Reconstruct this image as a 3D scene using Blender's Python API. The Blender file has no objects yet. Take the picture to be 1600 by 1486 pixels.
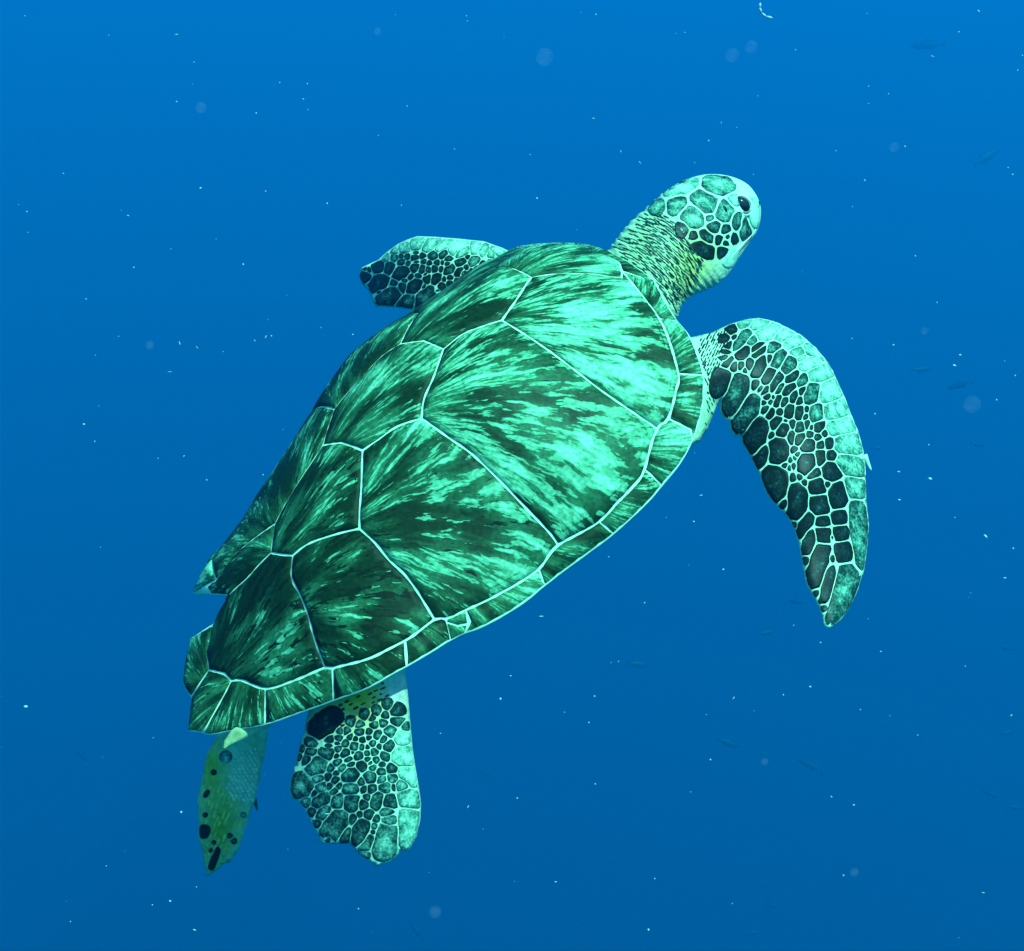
import bpy, bmesh, math, random
import numpy as np
from mathutils import Vector, Matrix, geometry
from mathutils.bvhtree import BVHTree
random.seed(7); RNG = np.random.default_rng(7)
S = bpy.context.scene
COL = S.collection

# ------------------------------------------------------------------ camera
PW, PH = 1600.0, 1486.0
HFOV = math.radians(34.0); FPX = (PW/2)/math.tan(HFOV/2)
PITCH = math.radians(-25.0)
CAM = np.zeros(3)
RT = np.array([1.0, 0, 0]); FW = np.array([0, math.cos(PITCH), math.sin(PITCH)])
UP = np.array([0, -math.sin(PITCH), math.cos(PITCH)]); TC = -FW
cd = bpy.data.cameras.new('camera'); cam = bpy.data.objects.new('camera', cd); COL.objects.link(cam)
cd.sensor_fit = 'HORIZONTAL'; cd.angle = HFOV; cd.clip_start = 0.02; cd.clip_end = 3000
cam.rotation_euler = (math.pi/2+PITCH, 0, 0); S.camera = cam

# ------------------------------------------------------------------ sky, sun, exposure
SUN_DIR = 0.38*RT + 0.62*UP + 0.60*TC          # towards the sun
SUN_DIR = SUN_DIR/np.linalg.norm(SUN_DIR)
w = bpy.data.worlds.new('World'); S.world = w; w.use_nodes = True
nt = w.node_tree; bg = nt.nodes['Background']
sky = nt.nodes.new('ShaderNodeTexSky'); sky.sky_type = 'NISHITA'; sky.sun_disc = False
sky.sun_elevation = math.asin(SUN_DIR[2]); sky.sun_rotation = math.atan2(SUN_DIR[0], SUN_DIR[1])
nt.links.new(sky.outputs[0], bg.inputs[0]); bg.inputs[1].default_value = 0.15
sd = bpy.data.lights.new('sun', 'SUN'); sd.energy = 5.0; sd.angle = math.radians(0.5); sd.color = (1.0, 0.96, 0.9)
sun = bpy.data.objects.new('sun', sd); COL.objects.link(sun)
sun.rotation_euler = Vector(SUN_DIR).to_track_quat('Z', 'Y').to_euler()
S.view_settings.view_transform = 'Standard'; S.view_settings.look = 'None'
S.view_settings.gamma = 1.0; S.view_settings.use_curve_mapping = False
S.view_settings.exposure = 0.98
S.cycles.use_denoising = True
S.cycles.volume_bounces = 0; S.cycles.max_bounces = 6; S.cycles.transparent_max_bounces = 8

# ------------------------------------------------------------------ pixel <-> world
def ray(px, py): return FW+((px-PW/2)/FPX)*RT+((PH/2-py)/FPX)*UP
def pt(px, py, depth): return CAM+depth*ray(px, py)
def proj(P):
    q = np.asarray(P)-CAM; z = q@FW
    return np.stack([PW/2+FPX*(q@RT)/z, PH/2-FPX*(q@UP)/z], -1)

# ------------------------------------------------------------------ water (closed box of even water; its top is the sea surface)
def mat(name):
    m = bpy.data.materials.new(name); m.use_nodes = True
    return m, m.node_tree, m.node_tree.nodes, m.node_tree.links
def mesh_obj(name, verts, faces, material=None, parent=None, smooth=True):
    me = bpy.data.meshes.new(name); me.from_pydata([tuple(map(float, v)) for v in verts], [], faces); me.update()
    if smooth: me.polygons.foreach_set('use_smooth', [True]*len(me.polygons))
    o = bpy.data.objects.new(name, me); COL.objects.link(o)
    if material: me.materials.append(material)
    if parent: o.parent = parent
    return o
SURF_Z = 17.0
m, t_, n_, l_ = mat('sea_water')
n_.remove(n_['Principled BSDF'])
pv = n_.new('ShaderNodeVolumePrincipled')
DEN = 0.065
pv.inputs['Density'].default_value = DEN
pv.inputs['Color'].default_value = (0.001, 0.070, 0.25, 1)
pv.inputs['Absorption Color'].default_value = (0.0, 0.70, 0.98, 1)
pv.inputs['Anisotropy'].default_value = 0.10
l_.new(pv.outputs[0], n_['Material Output'].inputs['Volume'])
X, Yb, Zb = 420.0, 420.0, -330.0
wv = [(x, y, z) for x in (-X, X) for y in (-Yb, Yb) for z in (Zb, SURF_Z)]
wf = [(0, 1, 3, 2), (4, 6, 7, 5), (0, 4, 5, 1), (2, 3, 7, 6), (0, 2, 6, 4), (1, 5, 7, 3)]
water = mesh_obj('water', wv, wf, m, smooth=False); water['kind'] = 'structure'

# ------------------------------------------------------------------ turtle frame (x forward, y left, z up through the shell)
TH = math.radians(46); PSI = math.radians(20)
a_ = math.atan2(0.781, 0.625)+math.radians(-2)
fi = math.cos(a_)*RT+math.sin(a_)*UP; pp_ = math.sin(a_)*RT-math.cos(a_)*UP
BF = math.cos(PSI)*fi-math.sin(PSI)*TC; T2 = math.cos(PSI)*TC+math.sin(PSI)*fi
BN = math.cos(TH)*T2-math.sin(TH)*pp_; BL = np.cross(BN, BF)
D0 = 0.62/971*FPX
BO = pt((925+318)/2, (384+1143)/2, D0)
def to_world(q): q = np.asarray(q, float); return BO+q[..., 0:1]*BF+q[..., 1:2]*BL+q[..., 2:3]*BN
def to_body(P): q = np.asarray(P)-BO; return np.stack([q@BF, q@BL, q@BN], -1)
def ray_body(px, py):
    d = ray(px, py); o = CAM-BO
    return np.array([o@BF, o@BL, o@BN]), np.array([d@BF, d@BL, d@BN])
def hermite(xs, ys):
    o = np.argsort(xs); xs = np.array(xs)[o]; ys = np.array(ys)[o]; mm = np.gradient(ys, xs)
    def f(x):
        x = np.clip(x, xs[0], xs[-1]); i = np.clip(np.searchsorted(xs, x)-1, 0, len(xs)-2)
        h = xs[i+1]-xs[i]; t = (x-xs[i])/h
        return (2*t**3-3*t**2+1)*ys[i]+(t**3-2*t**2+t)*h*mm[i]+(-2*t**3+3*t**2)*ys[i+1]+(t**3-t**2)*h*mm[i+1]
    return f
MID = [(925, 384), (862, 394), (801, 420), (662, 533), (534, 692), (441, 864), (362, 1066), (320, 1142)]
hx = []; hz = []
for q in MID:
    o, d = ray_body(*q); p = o-(o[1]/d[1])*d; hx.append(p[0]); hz.append(p[2])
Hf = hermite(hx, hz); XF, XR = hx[0], hx[-1]; XC, XL = (XF+XR)/2, (XF-XR)/2; DM = 0.072
def zm(x):
    tt = np.clip((x-XC)/XL, -1, 1); u = np.where(tt > 0.25, (tt-0.25)/0.75, (tt-0.25)/0.85)
    return -DM*np.clip(1-u*u, 0, 1)**1.3+hz[-1]+(hz[0]-hz[-1])*(tt+1)/2
MARG = [(957, 397), (990, 416), (1023, 441), (1039, 470), (1058, 502), (1080, 530), (1097, 573), (1103, 600), (1101, 646), (1087, 697),
        (1068, 735), (1045, 766), (1020, 798), (973, 844), (924, 881), (866, 922), (818, 957), (760, 988), (715, 1005), (639, 1046),
        (582, 1076), (523, 1097), (473, 1114), (415, 1133), (367, 1141), (330, 1148), (317, 1146)]
def hit_fn(px, py, fn, lo=0.6, hi=1.5, n=2400):
    o, d = ray_body(px, py); ts = np.linspace(lo, hi, n)*D0; P = o+ts[:, None]*d
    v = P[:, 2]-fn(P[:, 0], P[:, 1]); k = np.where((v[:-1] > 0) & (v[1:] <= 0))[0]
    if len(k) == 0: return P[np.argmin(np.abs(v))]
    k = k[0]; t = ts[k]+(ts[k+1]-ts[k])*v[k]/(v[k]-v[k+1]); return o+t*d
marg_b = [hit_fn(px, py, lambda x, y: zm(x)) for px, py in MARG]
gx = np.array([XF]+[p[0] for p in marg_b]+[XR-0.004]); gw = np.array([0.0]+[-p[1] for p in marg_b]+[0.0])
o_ = np.argsort(gx); gx, gw = gx[o_], gw[o_]
PX = np.array([-0.31, -0.2, -0.12, -0.04, 0.03, 0.09, 0.17, 0.24, 0.34]); PE = np.array([2.0, 2.1, 1.95, 1.9, 2.15, 2.2, 1.6, 1.35, 1.4])
def surf(x, y):
    W = np.maximum(np.interp(x, gx, gw), 1e-3); W = np.where(np.asarray(y) > 0, W*(1-0.12*np.exp(-((x-0.22)/0.08)**2)), W); s = np.abs(y)/W
    g = 1-(np.sqrt(np.minimum(s, 1)**2+0.0016)-0.04)**np.interp(x, PX, PE)
    return zm(x)+(Hf(x)-zm(x))*g-0.15*np.maximum(s-1, 0)*W
def hit(px, py): return hit_fn(px, py, surf)[:2]
def hits(L): return [hit(*q) for q in L]
def surf_n(x, y, e=0.003):
    zx = (surf(x+e, y)-surf(x-e, y))/(2*e); zy = (surf(x, y+e)-surf(x, y-e))/(2*e)
    n = np.stack([-zx, -zy, np.ones_like(zx)], -1); return n/np.linalg.norm(n, axis=-1, keepdims=True)
def lift(xy, h):
    xy = np.asarray(xy); x, y = xy[:, 0], xy[:, 1]
    P = np.stack([x, y, surf(x, y)], -1)+surf_n(x, y)*np.reshape(h, (-1, 1)); return P
mir = lambda L: [np.array([p[0], -p[1]]) for p in L]

def resample(L, step):
    L = np.array(L); out = [L[0]]
    for a, b in zip(L[:-1], L[1:]):
        n = max(1, int(np.linalg.norm(b-a)/step+0.5))
        out += [a+(b-a)*k/n for k in range(1, n+1)]
    return np.array(out)
def smooth_line(L, step):          # Catmull-Rom through the points
    L = [np.array(p, float) for p in L]
    if len(L) < 3: return resample(L, step)
    P = [2*L[0]-L[1]]+L+[2*L[-1]-L[-2]]; out = []
    for i in range(1, len(P)-2):
        n = max(2, int(np.linalg.norm(P[i+1]-P[i])/step))
        for k in range(n):
            t = k/n; out.append(0.5*((2*P[i])+(P[i+1]-P[i-1])*t+(2*P[i-1]-5*P[i]+4*P[i+1]-P[i+2])*t*t+(3*P[i]-P[i-1]-3*P[i+1]+P[i+2])*t**3))
    out.append(L[-1]); return np.array(out)
def inside(poly, pts):
    poly = np.asarray(poly); pts = np.asarray(pts); x, y = pts[:, 0], pts[:, 1]; r = np.zeros(len(pts), bool)
    for (x1, y1), (x2, y2) in zip(poly, np.roll(poly, -1, 0)):
        c = ((y1 > y) != (y2 > y)); r ^= c & (x < (x2-x1)*(y-y1)/((y2-y1) if y2 != y1 else 1e-12)+x1)
    return r
def seg_dist(poly, pts, closed=True):
    poly = np.asarray(poly, float); pts = np.asarray(pts, float); A = poly; B = np.roll(poly, -1, 0)
    if not closed: A, B = A[:-1], B[:-1]
    best = np.full(len(pts), 1e9)
    for a, b in zip(A, B):
        ab = b-a; t = np.clip(((pts-a)@ab)/max(ab@ab, 1e-18), 0, 1); best = np.minimum(best, np.linalg.norm(pts-a-t[:, None]*ab, axis=1))
    return best
def area(poly): p = np.asarray(poly); q = np.roll(p, -1, 0); return 0.5*np.sum(p[:, 0]*q[:, 1]-q[:, 0]*p[:, 1])
def cdt(poly, pts):
    poly = list(poly); n = len(poly); V = [Vector((float(p[0]), float(p[1]))) for p in poly]+[Vector((float(p[0]), float(p[1]))) for p in pts]
    vs, es, fs, ov, oe, of = geometry.delaunay_2d_cdt(V, [], [list(range(n))], 1, 1e-7)
    return np.array([(v.x, v.y) for v in vs]), [tuple(f) for f in fs], ov
def grid_in(poly, step, margin, jit=0.25):
    p = np.asarray(poly); lo, hi = p.min(0), p.max(0)
    g = np.array([(x+(0.5*step if j % 2 else 0), y) for j, y in enumerate(np.arange(lo[1], hi[1]+step, step*0.87)) for x in np.arange(lo[0], hi[0]+step, step)])
    g = g+RNG.uniform(-jit, jit, g.shape)*step
    g = g[inside(p, g)]
    return g[seg_dist(p, g) > margin] if len(g) else g

# ------------------------------------------------------------------ materials of the turtle
def N(nodes, kind, **kw):
    n = nodes.new(kind)
    for k, v in kw.items():
        if k.startswith('i_'): n.inputs[k[2:].replace('_', ' ')].default_value = v
        else: setattr(n, k, v)
    return n
def ramp(nodes, stops, interp='LINEAR'):
    r = nodes.new('ShaderNodeValToRGB'); r.color_ramp.interpolation = interp; e = r.color_ramp.elements
    while len(e) < len(stops): e.new(0.5)
    for k, (p, c) in enumerate(stops): e[k].position = p; e[k].color = (*c, 1)
    return r
def mth(nodes, links, op, a, b=None, clamp=False):
    n = nodes.new('ShaderNodeMath'); n.operation = op; n.use_clamp = clamp
    for i, v in enumerate((a, b)):
        if v is None: continue
        if isinstance(v, (int, float)): n.inputs[i].default_value = v
        else: links.new(v, n.inputs[i])
    return n.outputs[0]
def mixc(nodes, links, f, a, b):
    n = nodes.new('ShaderNodeMix'); n.data_type = 'RGBA'
    for i, v in ((0, f), (6, a), (7, b)):
        if isinstance(v, (int, float)): n.inputs[i].default_value = v
        elif isinstance(v, tuple): n.inputs[i].default_value = (*v, 1)
        else: links.new(v, n.inputs[i])
    return n.outputs[2]

# scute: streaks fanning out from each plate's growth centre
M_SCUTE, t_, n_, l_ = mat('scute_keratin'); b_ = n_['Principled BSDF']
at = N(n_, 'ShaderNodeAttribute', attribute_name='polar'); ed = N(n_, 'ShaderNodeAttribute', attribute_name='edge')
oi = n_.new('ShaderNodeObjectInfo'); sp = n_.new('ShaderNodeSeparateColor'); l_.new(oi.outputs['Color'], sp.inputs[0])
def vmul(v, s):
    n = n_.new('ShaderNodeVectorMath'); n.operation = 'MULTIPLY'; l_.new(v, n.inputs[0]); n.inputs[1].default_value = s; return n.outputs[0]
warp = N(n_, 'ShaderNodeTexNoise', i_Scale=5.0, i_Detail=2.0); l_.new(vmul(at.outputs['Vector'], (1.0, 6.0, 1.0)), warp.inputs['Vector'])
wv_ = n_.new('ShaderNodeVectorMath'); wv_.operation = 'MULTIPLY_ADD'; l_.new(warp.outputs['Color'], wv_.inputs[0]); wv_.inputs[1].default_value = (0.08, 0.012, 0); l_.new(at.outputs['Vector'], wv_.inputs[2])
na = N(n_, 'ShaderNodeTexNoise', i_Scale=1.0, i_Detail=4.0, i_Roughness=0.66); l_.new(vmul(wv_.outputs[0], (18.0, 26.0, 3.0)), na.inputs['Vector'])
nb = N(n_, 'ShaderNodeTexNoise', i_Scale=1.0, i_Detail=2.0); l_.new(vmul(wv_.outputs[0], (42.0, 52.0, 3.0)), nb.inputs['Vector'])
nd = N(n_, 'ShaderNodeTexNoise', i_Scale=1.0, i_Detail=3.0, i_Roughness=0.6); l_.new(vmul(wv_.outputs[0], (19.0, 36.0, 7.0)), nd.inputs['Vector'])
nc = N(n_, 'ShaderNodeTexNoise', i_Scale=1.0, i_Detail=1.0); l_.new(vmul(at.outputs['Vector'], (4.0, 15.0, 3.0)), nc.inputs['Vector'])
sx_ = n_.new('ShaderNodeSeparateXYZ'); l_.new(at.outputs['Vector'], sx_.inputs[0])
far_ = N(n_, 'ShaderNodeMapRange', i_From_Min=0.03, i_From_Max=0.10); l_.new(sx_.outputs[1], far_.inputs['Value'])
def wsum(*terms):
    tot = None
    for v, wt in terms:
        q = mth(n_, l_, 'MULTIPLY', mth(n_, l_, 'SUBTRACT', v, 0.5), wt); tot = q if tot is None else mth(n_, l_, 'ADD', tot, q)
    return tot
def step(v, lo, hi):
    r = N(n_, 'ShaderNodeMapRange', i_From_Min=lo, i_From_Max=hi, interpolation_type='SMOOTHSTEP'); l_.new(v, r.inputs['Value']); return r.outputs[0]
bias = mth(n_, l_, 'MULTIPLY', mth(n_, l_, 'SUBTRACT', sp.outputs[0], 0.5), 0.42)
areo = mth(n_, l_, 'MULTIPLY', mth(n_, l_, 'SUBTRACT', far_.outputs[0], 1.0), 0.10)
eb = ramp(n_, [(0.0, (0.6,)*3), (0.22, (0.0,)*3), (0.36, (0.0,)*3), (0.44, (1.0,)*3), (0.52, (0.0,)*3)]); l_.new(ed.outputs['Fac'], eb.inputs[0])
rim_ = mth(n_, l_, 'MULTIPLY', eb.outputs[0], -0.05)
base_v = mth(n_, l_, 'ADD', wsum((nc.outputs[0], 0.9), (na.outputs[0], 0.35), (nd.outputs[0], 0.3)), bias)
pale_v = mth(n_, l_, 'ADD', mth(n_, l_, 'ADD', wsum((na.outputs[0], 0.68), (nb.outputs[0], 0.40), (nc.outputs[0], 0.42)), bias), mth(n_, l_, 'ADD', areo, rim_))
dark_v = mth(n_, l_, 'ADD', mth(n_, l_, 'SUBTRACT', wsum((nb.outputs[0], 0.40), (nd.outputs[0], 0.55)), mth(n_, l_, 'MULTIPLY', bias, 0.8)), 0.0)
c_base = mixc(n_, l_, step(base_v, -0.17, 0.17), (0.004, 0.024, 0.005), (0.028, 0.160, 0.060))
c_base = mixc(n_, l_, step(dark_v, 0.075, 0.11), c_base, (0.003, 0.013, 0.003))
c_pale = mixc(n_, l_, step(pale_v, 0.05, 0.17), (0.085, 0.36, 0.17), (0.23, 0.60, 0.34))
c_all = mixc(n_, l_, step(pale_v, 0.012, 0.038), c_base, c_pale)
ss = step(pale_v, -0.02, 0.06)
fine = N(n_, 'ShaderNodeTexNoise', i_Scale=260.0, i_Detail=3.0); tc = n_.new('ShaderNodeTexCoord'); l_.new(tc.outputs['Object'], fine.inputs['Vector'])
fr = ramp(n_, [(0.3, (0.62, 0.62, 0.62)), (0.7, (1.25, 1.25, 1.25))]); l_.new(fine.outputs[0], fr.inputs[0])
mx = n_.new('ShaderNodeMix'); mx.data_type = 'RGBA'; mx.blend_type = 'MULTIPLY'; mx.inputs[0].default_value = 1.0
l_.new(c_all, mx.inputs[6]); l_.new(fr.outputs[0], mx.inputs[7]); l_.new(mx.outputs[2], b_.inputs['Base Color'])
b_.inputs['Roughness'].default_value = 0.5; b_.inputs['Specular IOR Level'].default_value = 0.08
bu = N(n_, 'ShaderNodeBump', i_Strength=0.2, i_Distance=0.001); l_.new(ss, bu.inputs['Height']); l_.new(bu.outputs[0], b_.inputs['Normal'])

# pale keratin between the scutes and along the rim
M_SEAM, t_, n_, l_ = mat('seam_keratin'); b_ = n_['Principled BSDF']
ns = N(n_, 'ShaderNodeTexNoise', i_Scale=120.0, i_Detail=3.0); tc = n_.new('ShaderNodeTexCoord'); l_.new(tc.outputs['Object'], ns.inputs['Vector'])
cr = ramp(n_, [(0.3, (0.42, 0.68, 0.42)), (0.65, (0.62, 0.88, 0.58))]); l_.new(ns.outputs[0], cr.inputs[0]); l_.new(cr.outputs[0], b_.inputs['Base Color']); b_.inputs['Roughness'].default_value = 0.6; b_.inputs['Specular IOR Level'].default_value = 0.1

# skin: pale between the scales; the 'tint' attribute holds pigment patches and a tail tip darkened against the sun
M_SKIN, t_, n_, l_ = mat('turtle_skin'); b_ = n_['Principled BSDF']
ti = N(n_, 'ShaderNodeAttribute', attribute_name='tint'); tc = n_.new('ShaderNodeTexCoord')
ns = N(n_, 'ShaderNodeTexNoise', i_Scale=140.0, i_Detail=4.0); l_.new(tc.outputs['Object'], ns.inputs['Vector'])
fr = ramp(n_, [(0.3, (0.72, 0.72, 0.72)), (0.7, (1.1, 1.1, 1.1))]); l_.new(ns.outputs[0], fr.inputs[0])
mx = n_.new('ShaderNodeMix'); mx.data_type = 'RGBA'; mx.blend_type = 'MULTIPLY'; mx.inputs[0].default_value = 1.0
l_.new(ti.outputs['Color'], mx.inputs[6]); l_.new(fr.outputs[0], mx.inputs[7]); l_.new(mx.outputs[2], b_.inputs['Base Color'])
vo = N(n_, 'ShaderNodeTexVoronoi', i_Scale=210.0); l_.new(tc.outputs['Object'], vo.inputs['Vector'])
bu = N(n_, 'ShaderNodeBump', i_Strength=0.4, i_Distance=0.0012); l_.new(vo.outputs['Distance'], bu.inputs['Height']); l_.new(bu.outputs[0], b_.inputs['Normal'])
b_.inputs['Roughness'].default_value = 0.55; b_.inputs['Specular IOR Level'].default_value = 0.1

# scale plates: object colour R = how pale this plate is, G = how mottled
M_SCALE, t_, n_, l_ = mat('scale_keratin'); b_ = n_['Principled BSDF']
oi = n_.new('ShaderNodeObjectInfo'); sp = n_.new('ShaderNodeSeparateColor'); l_.new(oi.outputs['Color'], sp.inputs[0])
ra = N(n_, 'ShaderNodeAttribute', attribute_name='rad'); tc = n_.new('ShaderNodeTexCoord')
n1 = N(n_, 'ShaderNodeTexNoise', i_Scale=95.0, i_Detail=4.0, i_Roughness=0.65); l_.new(tc.outputs['Object'], n1.inputs['Vector'])
n2 = N(n_, 'ShaderNodeTexNoise', i_Scale=420.0, i_Detail=2.0); l_.new(tc.outputs['Object'], n2.inputs['Vector'])
v = mth(n_, l_, 'ADD', mth(n_, l_, 'MULTIPLY', n1.outputs[0], 0.75), mth(n_, l_, 'MULTIPLY', mth(n_, l_, 'SUBTRACT', n2.outputs[0], 0.17), 0.50))
v = mth(n_, l_, 'SUBTRACT', v, mth(n_, l_, 'SUBTRACT', mth(n_, l_, 'MULTIPLY', ra.outputs['Fac'], 0.22), 0.08))
v = mth(n_, l_, 'ADD', v, mth(n_, l_, 'MULTIPLY', mth(n_, l_, 'SUBTRACT', sp.outputs[0], 0.35), 0.62))
cr = ramp(n_, [(0.30, (0.003, 0.010, 0.008)), (0.47, (0.007, 0.034, 0.026)), (0.58, (0.026, 0.120, 0.080)), (0.72, (0.10, 0.33, 0.20)), (0.92, (0.36, 0.68, 0.42))])
l_.new(v, cr.inputs[0]); l_.new(cr.outputs[0], b_.inputs['Base Color'])
bu = N(n_, 'ShaderNodeBump', i_Strength=0.25, i_Distance=0.001); l_.new(n1.outputs[0], bu.inputs['Height']); l_.new(bu.outputs[0], b_.inputs['Normal'])
b_.inputs['Roughness'].default_value = 0.42; b_.inputs['Specular IOR Level'].default_value = 0.10

def plain(name, col, rough=0.5, spec=0.4):
    m, t_, n_, l_ = mat(name); b = n_['Principled BSDF']
    ns = N(n_, 'ShaderNodeTexNoise', i_Scale=160.0, i_Detail=3.0); tc = n_.new('ShaderNodeTexCoord'); l_.new(tc.outputs['Object'], ns.inputs['Vector'])
    cr = ramp(n_, [(0.3, tuple(0.7*c for c in col)), (0.7, tuple(min(1, 1.2*c) for c in col))]); l_.new(ns.outputs[0], cr.inputs[0]); l_.new(cr.outputs[0], b.inputs['Base Color'])
    b.inputs['Roughness'].default_value = rough; b.inputs['Specular IOR Level'].default_value = spec; return m
M_EYE = plain('eye_black', (0.006, 0.006, 0.007), 0.08, 0.6)
M_LID = plain('eyelid_skin', (0.10, 0.20, 0.12), 0.5)
M_BEAK = plain('beak_keratin', (0.55, 0.70, 0.52), 0.45)
M_CLAW = plain('claw_keratin', (0.50, 0.66, 0.52), 0.4)
M_GAPE = plain('mouth_gap', (0.02, 0.05, 0.03), 0.7)

# ------------------------------------------------------------------ the turtle
turtle = bpy.data.objects.new('sea_turtle', None); COL.objects.link(turtle)
turtle.empty_display_size = 0.1
turtle['label'] = 'green sea turtle gliding with flippers lowered, pale seams round its streaked shell'
turtle['category'] = 'turtle'

# ---- seam network (pixels on the near side, mirrored where the far side is hidden)
px_out_R = hits([(930, 386), (940, 389)])+[p[:2] for p in marg_b]
out_R = smooth_line(px_out_R, 0.004)
flare_out = [np.array([x, float(np.interp(x, gx, gw))]) for x in (-0.075, -0.10, -0.125, -0.15, -0.17)]+[np.array([-0.193, 0.143])]
tail_out_L = hits([(297, 997), (290, 1030), (286, 1065), (290, 1077), (299, 1091), (297, 1110), (293, 1142), (316, 1145)])
notch = hits([(330, 929), (357, 931), (345, 952), (333, 975)])
x_cut = flare_out[0][0]
out_Lf = [p for p in mir(out_R) if p[0] > x_cut+0.012]
out_L = list(out_Lf)+flare_out+notch+tail_out_L
outline = np.array(list(out_R)+out_L[::-1])
in_R_px = [(972, 424), (1003, 462), (1030, 498), (1046, 534), (1060, 584), (1057, 607), (1044, 654), (1027, 670), (1007, 733), (994, 755), (965, 785), (936, 815),
           (872, 852), (842, 889), (787, 924), (728, 953), (698, 967), (679, 968), (633, 1001), (579, 1028), (520, 1044), (508, 1043), (460, 1063), (415, 1076), (377, 1063), (362, 1064)]
in_R = smooth_line(hits(in_R_px), 0.004)
o_in = np.argsort(in_R[:, 0]); f_in = lambda x: float(np.interp(x, in_R[o_in, 0], -in_R[o_in, 1]))
in_flare = [np.array([x, f_in(x)]) for x in (-0.085, -0.11, -0.135, -0.155)]+[np.array([-0.178, 0.092])]
in_tail_L = hits([(333, 977), (323, 1021), (327, 1047), (351, 1053), (362, 1064)])
in_Lf = [p for p in mir(in_R) if p[0] > in_flare[0][0]+0.012]
in_L = np.array(list(in_Lf)+in_flare)
def near(L, p): return int(np.argmin(np.linalg.norm(np.asarray(L)-np.asarray(p), axis=1)))
def sub(L, a, b):
    i, j = near(L, a), near(L, b); L = list(L)
    return L[i:j+1] if i <= j else L[j:i+1][::-1]
def sl(L): return list(smooth_line(hits(L), 0.005))
V1N = sl([(904, 382), (934, 394), (964, 408), (972, 424)])
V1M = hits([(972, 424), (971, 435)])
V1C1 = sl([(830, 434), (863, 429), (909, 428), (943, 431), (971, 435)])
V2C1 = sl([(830, 434), (806, 470), (784, 501)])
C1C2 = sl([(784, 501), (847, 541), (884, 568), (943, 613), (1027, 670)])
V2C2 = sl([(784, 501), (752, 511), (724, 522), (693, 546)])
V2V3 = hits([(693, 546), (662, 533), (626, 538)])
V3C2 = sl([(693, 546), (679, 586), (663, 623), (659, 654)])
C2C3 = sl([(659, 654), (700, 683), (737, 709), (782, 752), (821, 793), (860, 834), (872, 852)])
V3C3 = sl([(659, 654), (620, 667), (593, 686), (567, 704)])
V3V4 = hits([(567, 704), (534, 692), (505, 696)])
V4C3 = sl([(567, 704), (565, 760), (562, 800), (562, 826)])
C3C4 = sl([(562, 826), (586, 848), (609, 876), (631, 896), (652, 924), (679, 968)])
V4C4 = sl([(562, 826), (514, 838), (480, 851), (458, 868)])
V4V5 = hits([(458, 868), (441, 867), (424, 864)])
V5C4 = sl([(458, 868), (456, 903), (468, 928), (481, 960), (492, 1000), (508, 1043)])
V1V2 = hits([(830, 434), (801, 420)])+mir(hits([(830, 434)]))
L_V2lat = hit(654, 490)
V2C1L = [V1V2[-1], L_V2lat]; V2C2L = [L_V2lat, hit(626, 538)]
V3C2L = sl([(626, 538), (597, 557), (570, 585), (545, 612), (523, 640)]); V3C3L = hits([(523, 640), (505, 696)])
V4C3L = sl([(505, 696), (488, 722), (465, 757), (445, 790), (430, 819)]); V4C4L = hits([(430, 819), (424, 864)])
V5C4L = sl([(424, 864), (400, 888), (385, 905), (362, 926), (345, 950), (333, 977)])
C3C4L = [hit(430, 819), np.array([-0.15, 0.075]), np.array([-0.178, 0.092])]
V1ML = mir(V1M)
nuch_mid = hit(904, 382)
V1N_full = mir(V1N[::-1])[:-1]+[np.array([np.mean([V1N[0][0]]), 0.0])]+V1N[1:] if V1N[0][1] > -0.004 else mir(V1N)[::-1]+V1N
C1C2Lend = np.array([C1C2[-1][0], -C1C2[-1][1]]); C2C3Lend = np.array([C2C3[-1][0], -C2C3[-1][1]])
C1C2L = [L_V2lat, C1C2Lend]; C2C3L = [V3C2L[-1], C2C3Lend]
rev = lambda L: list(L)[::-1]
SC = []     # (polygon, growth centre, paleness: pigment with some of the light's falloff painted in)
def add(parts, centre, pale):
    P = []
    for L in parts:
        for p in L:
            p = np.asarray(p, float)[:2]
            if not P or np.linalg.norm(P[-1]-p) > 1e-4: P.append(p)
    if np.linalg.norm(P[0]-P[-1]) < 1e-4: P.pop()
    P = np.array(P); centre = np.asarray(centre, float); away = centre-P.mean(0); centre = centre+0.022*away/np.linalg.norm(away)
    SC.append((P, centre, pale))
H = hit
add([V1N_full, V1M[1:], rev(V1C1), V1V2, V1ML[::-1][:1] and [], mir(V1C1)[1:], rev(V1ML)[1:]], H(812, 424), 0.60)
add([rev(V1V2), V2C1, V2C2, V2V3, rev(V2C2L), rev(V2C1L)], H(640, 548), 0.49)
add([rev(V2V3), V3C2, V3C3, V3V4, rev(V3C3L), rev(V3C2L)], H(516, 706), 0.47)
add([rev(V3V4), V4C3, V4C4, V4V5, rev(V4C4L), rev(V4C3L)], H(425, 880), 0.36)
add([rev(V4V5), V5C4, sub(in_R, V5C4[-1], hit(362, 1064)), rev(in_tail_L), rev(V5C4L)], H(318, 1090), 0.28)
add([rev(V1C1), V2C1, C1C2, sub(in_R, C1C2[-1], in_R[0])], H(760, 512), 0.665)
add([rev(C1C2), V2C2, V3C2, C2C3, sub(in_R, C2C3[-1], C1C2[-1])], H(640, 652), 0.56)
add([rev(C2C3), V3C3, V4C3, C3C4, sub(in_R, C3C4[-1], C2C3[-1])], H(545, 832), 0.48)
add([rev(C3C4), V4C4, V5C4, sub(in_R, V5C4[-1], C3C4[-1])], H(440, 965), 0.33)
add([rev(mir(V1C1)), V2C1L, C1C2L, sub(in_L, C1C2Lend, in_L[0])], H(640, 500), 0.45)
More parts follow.
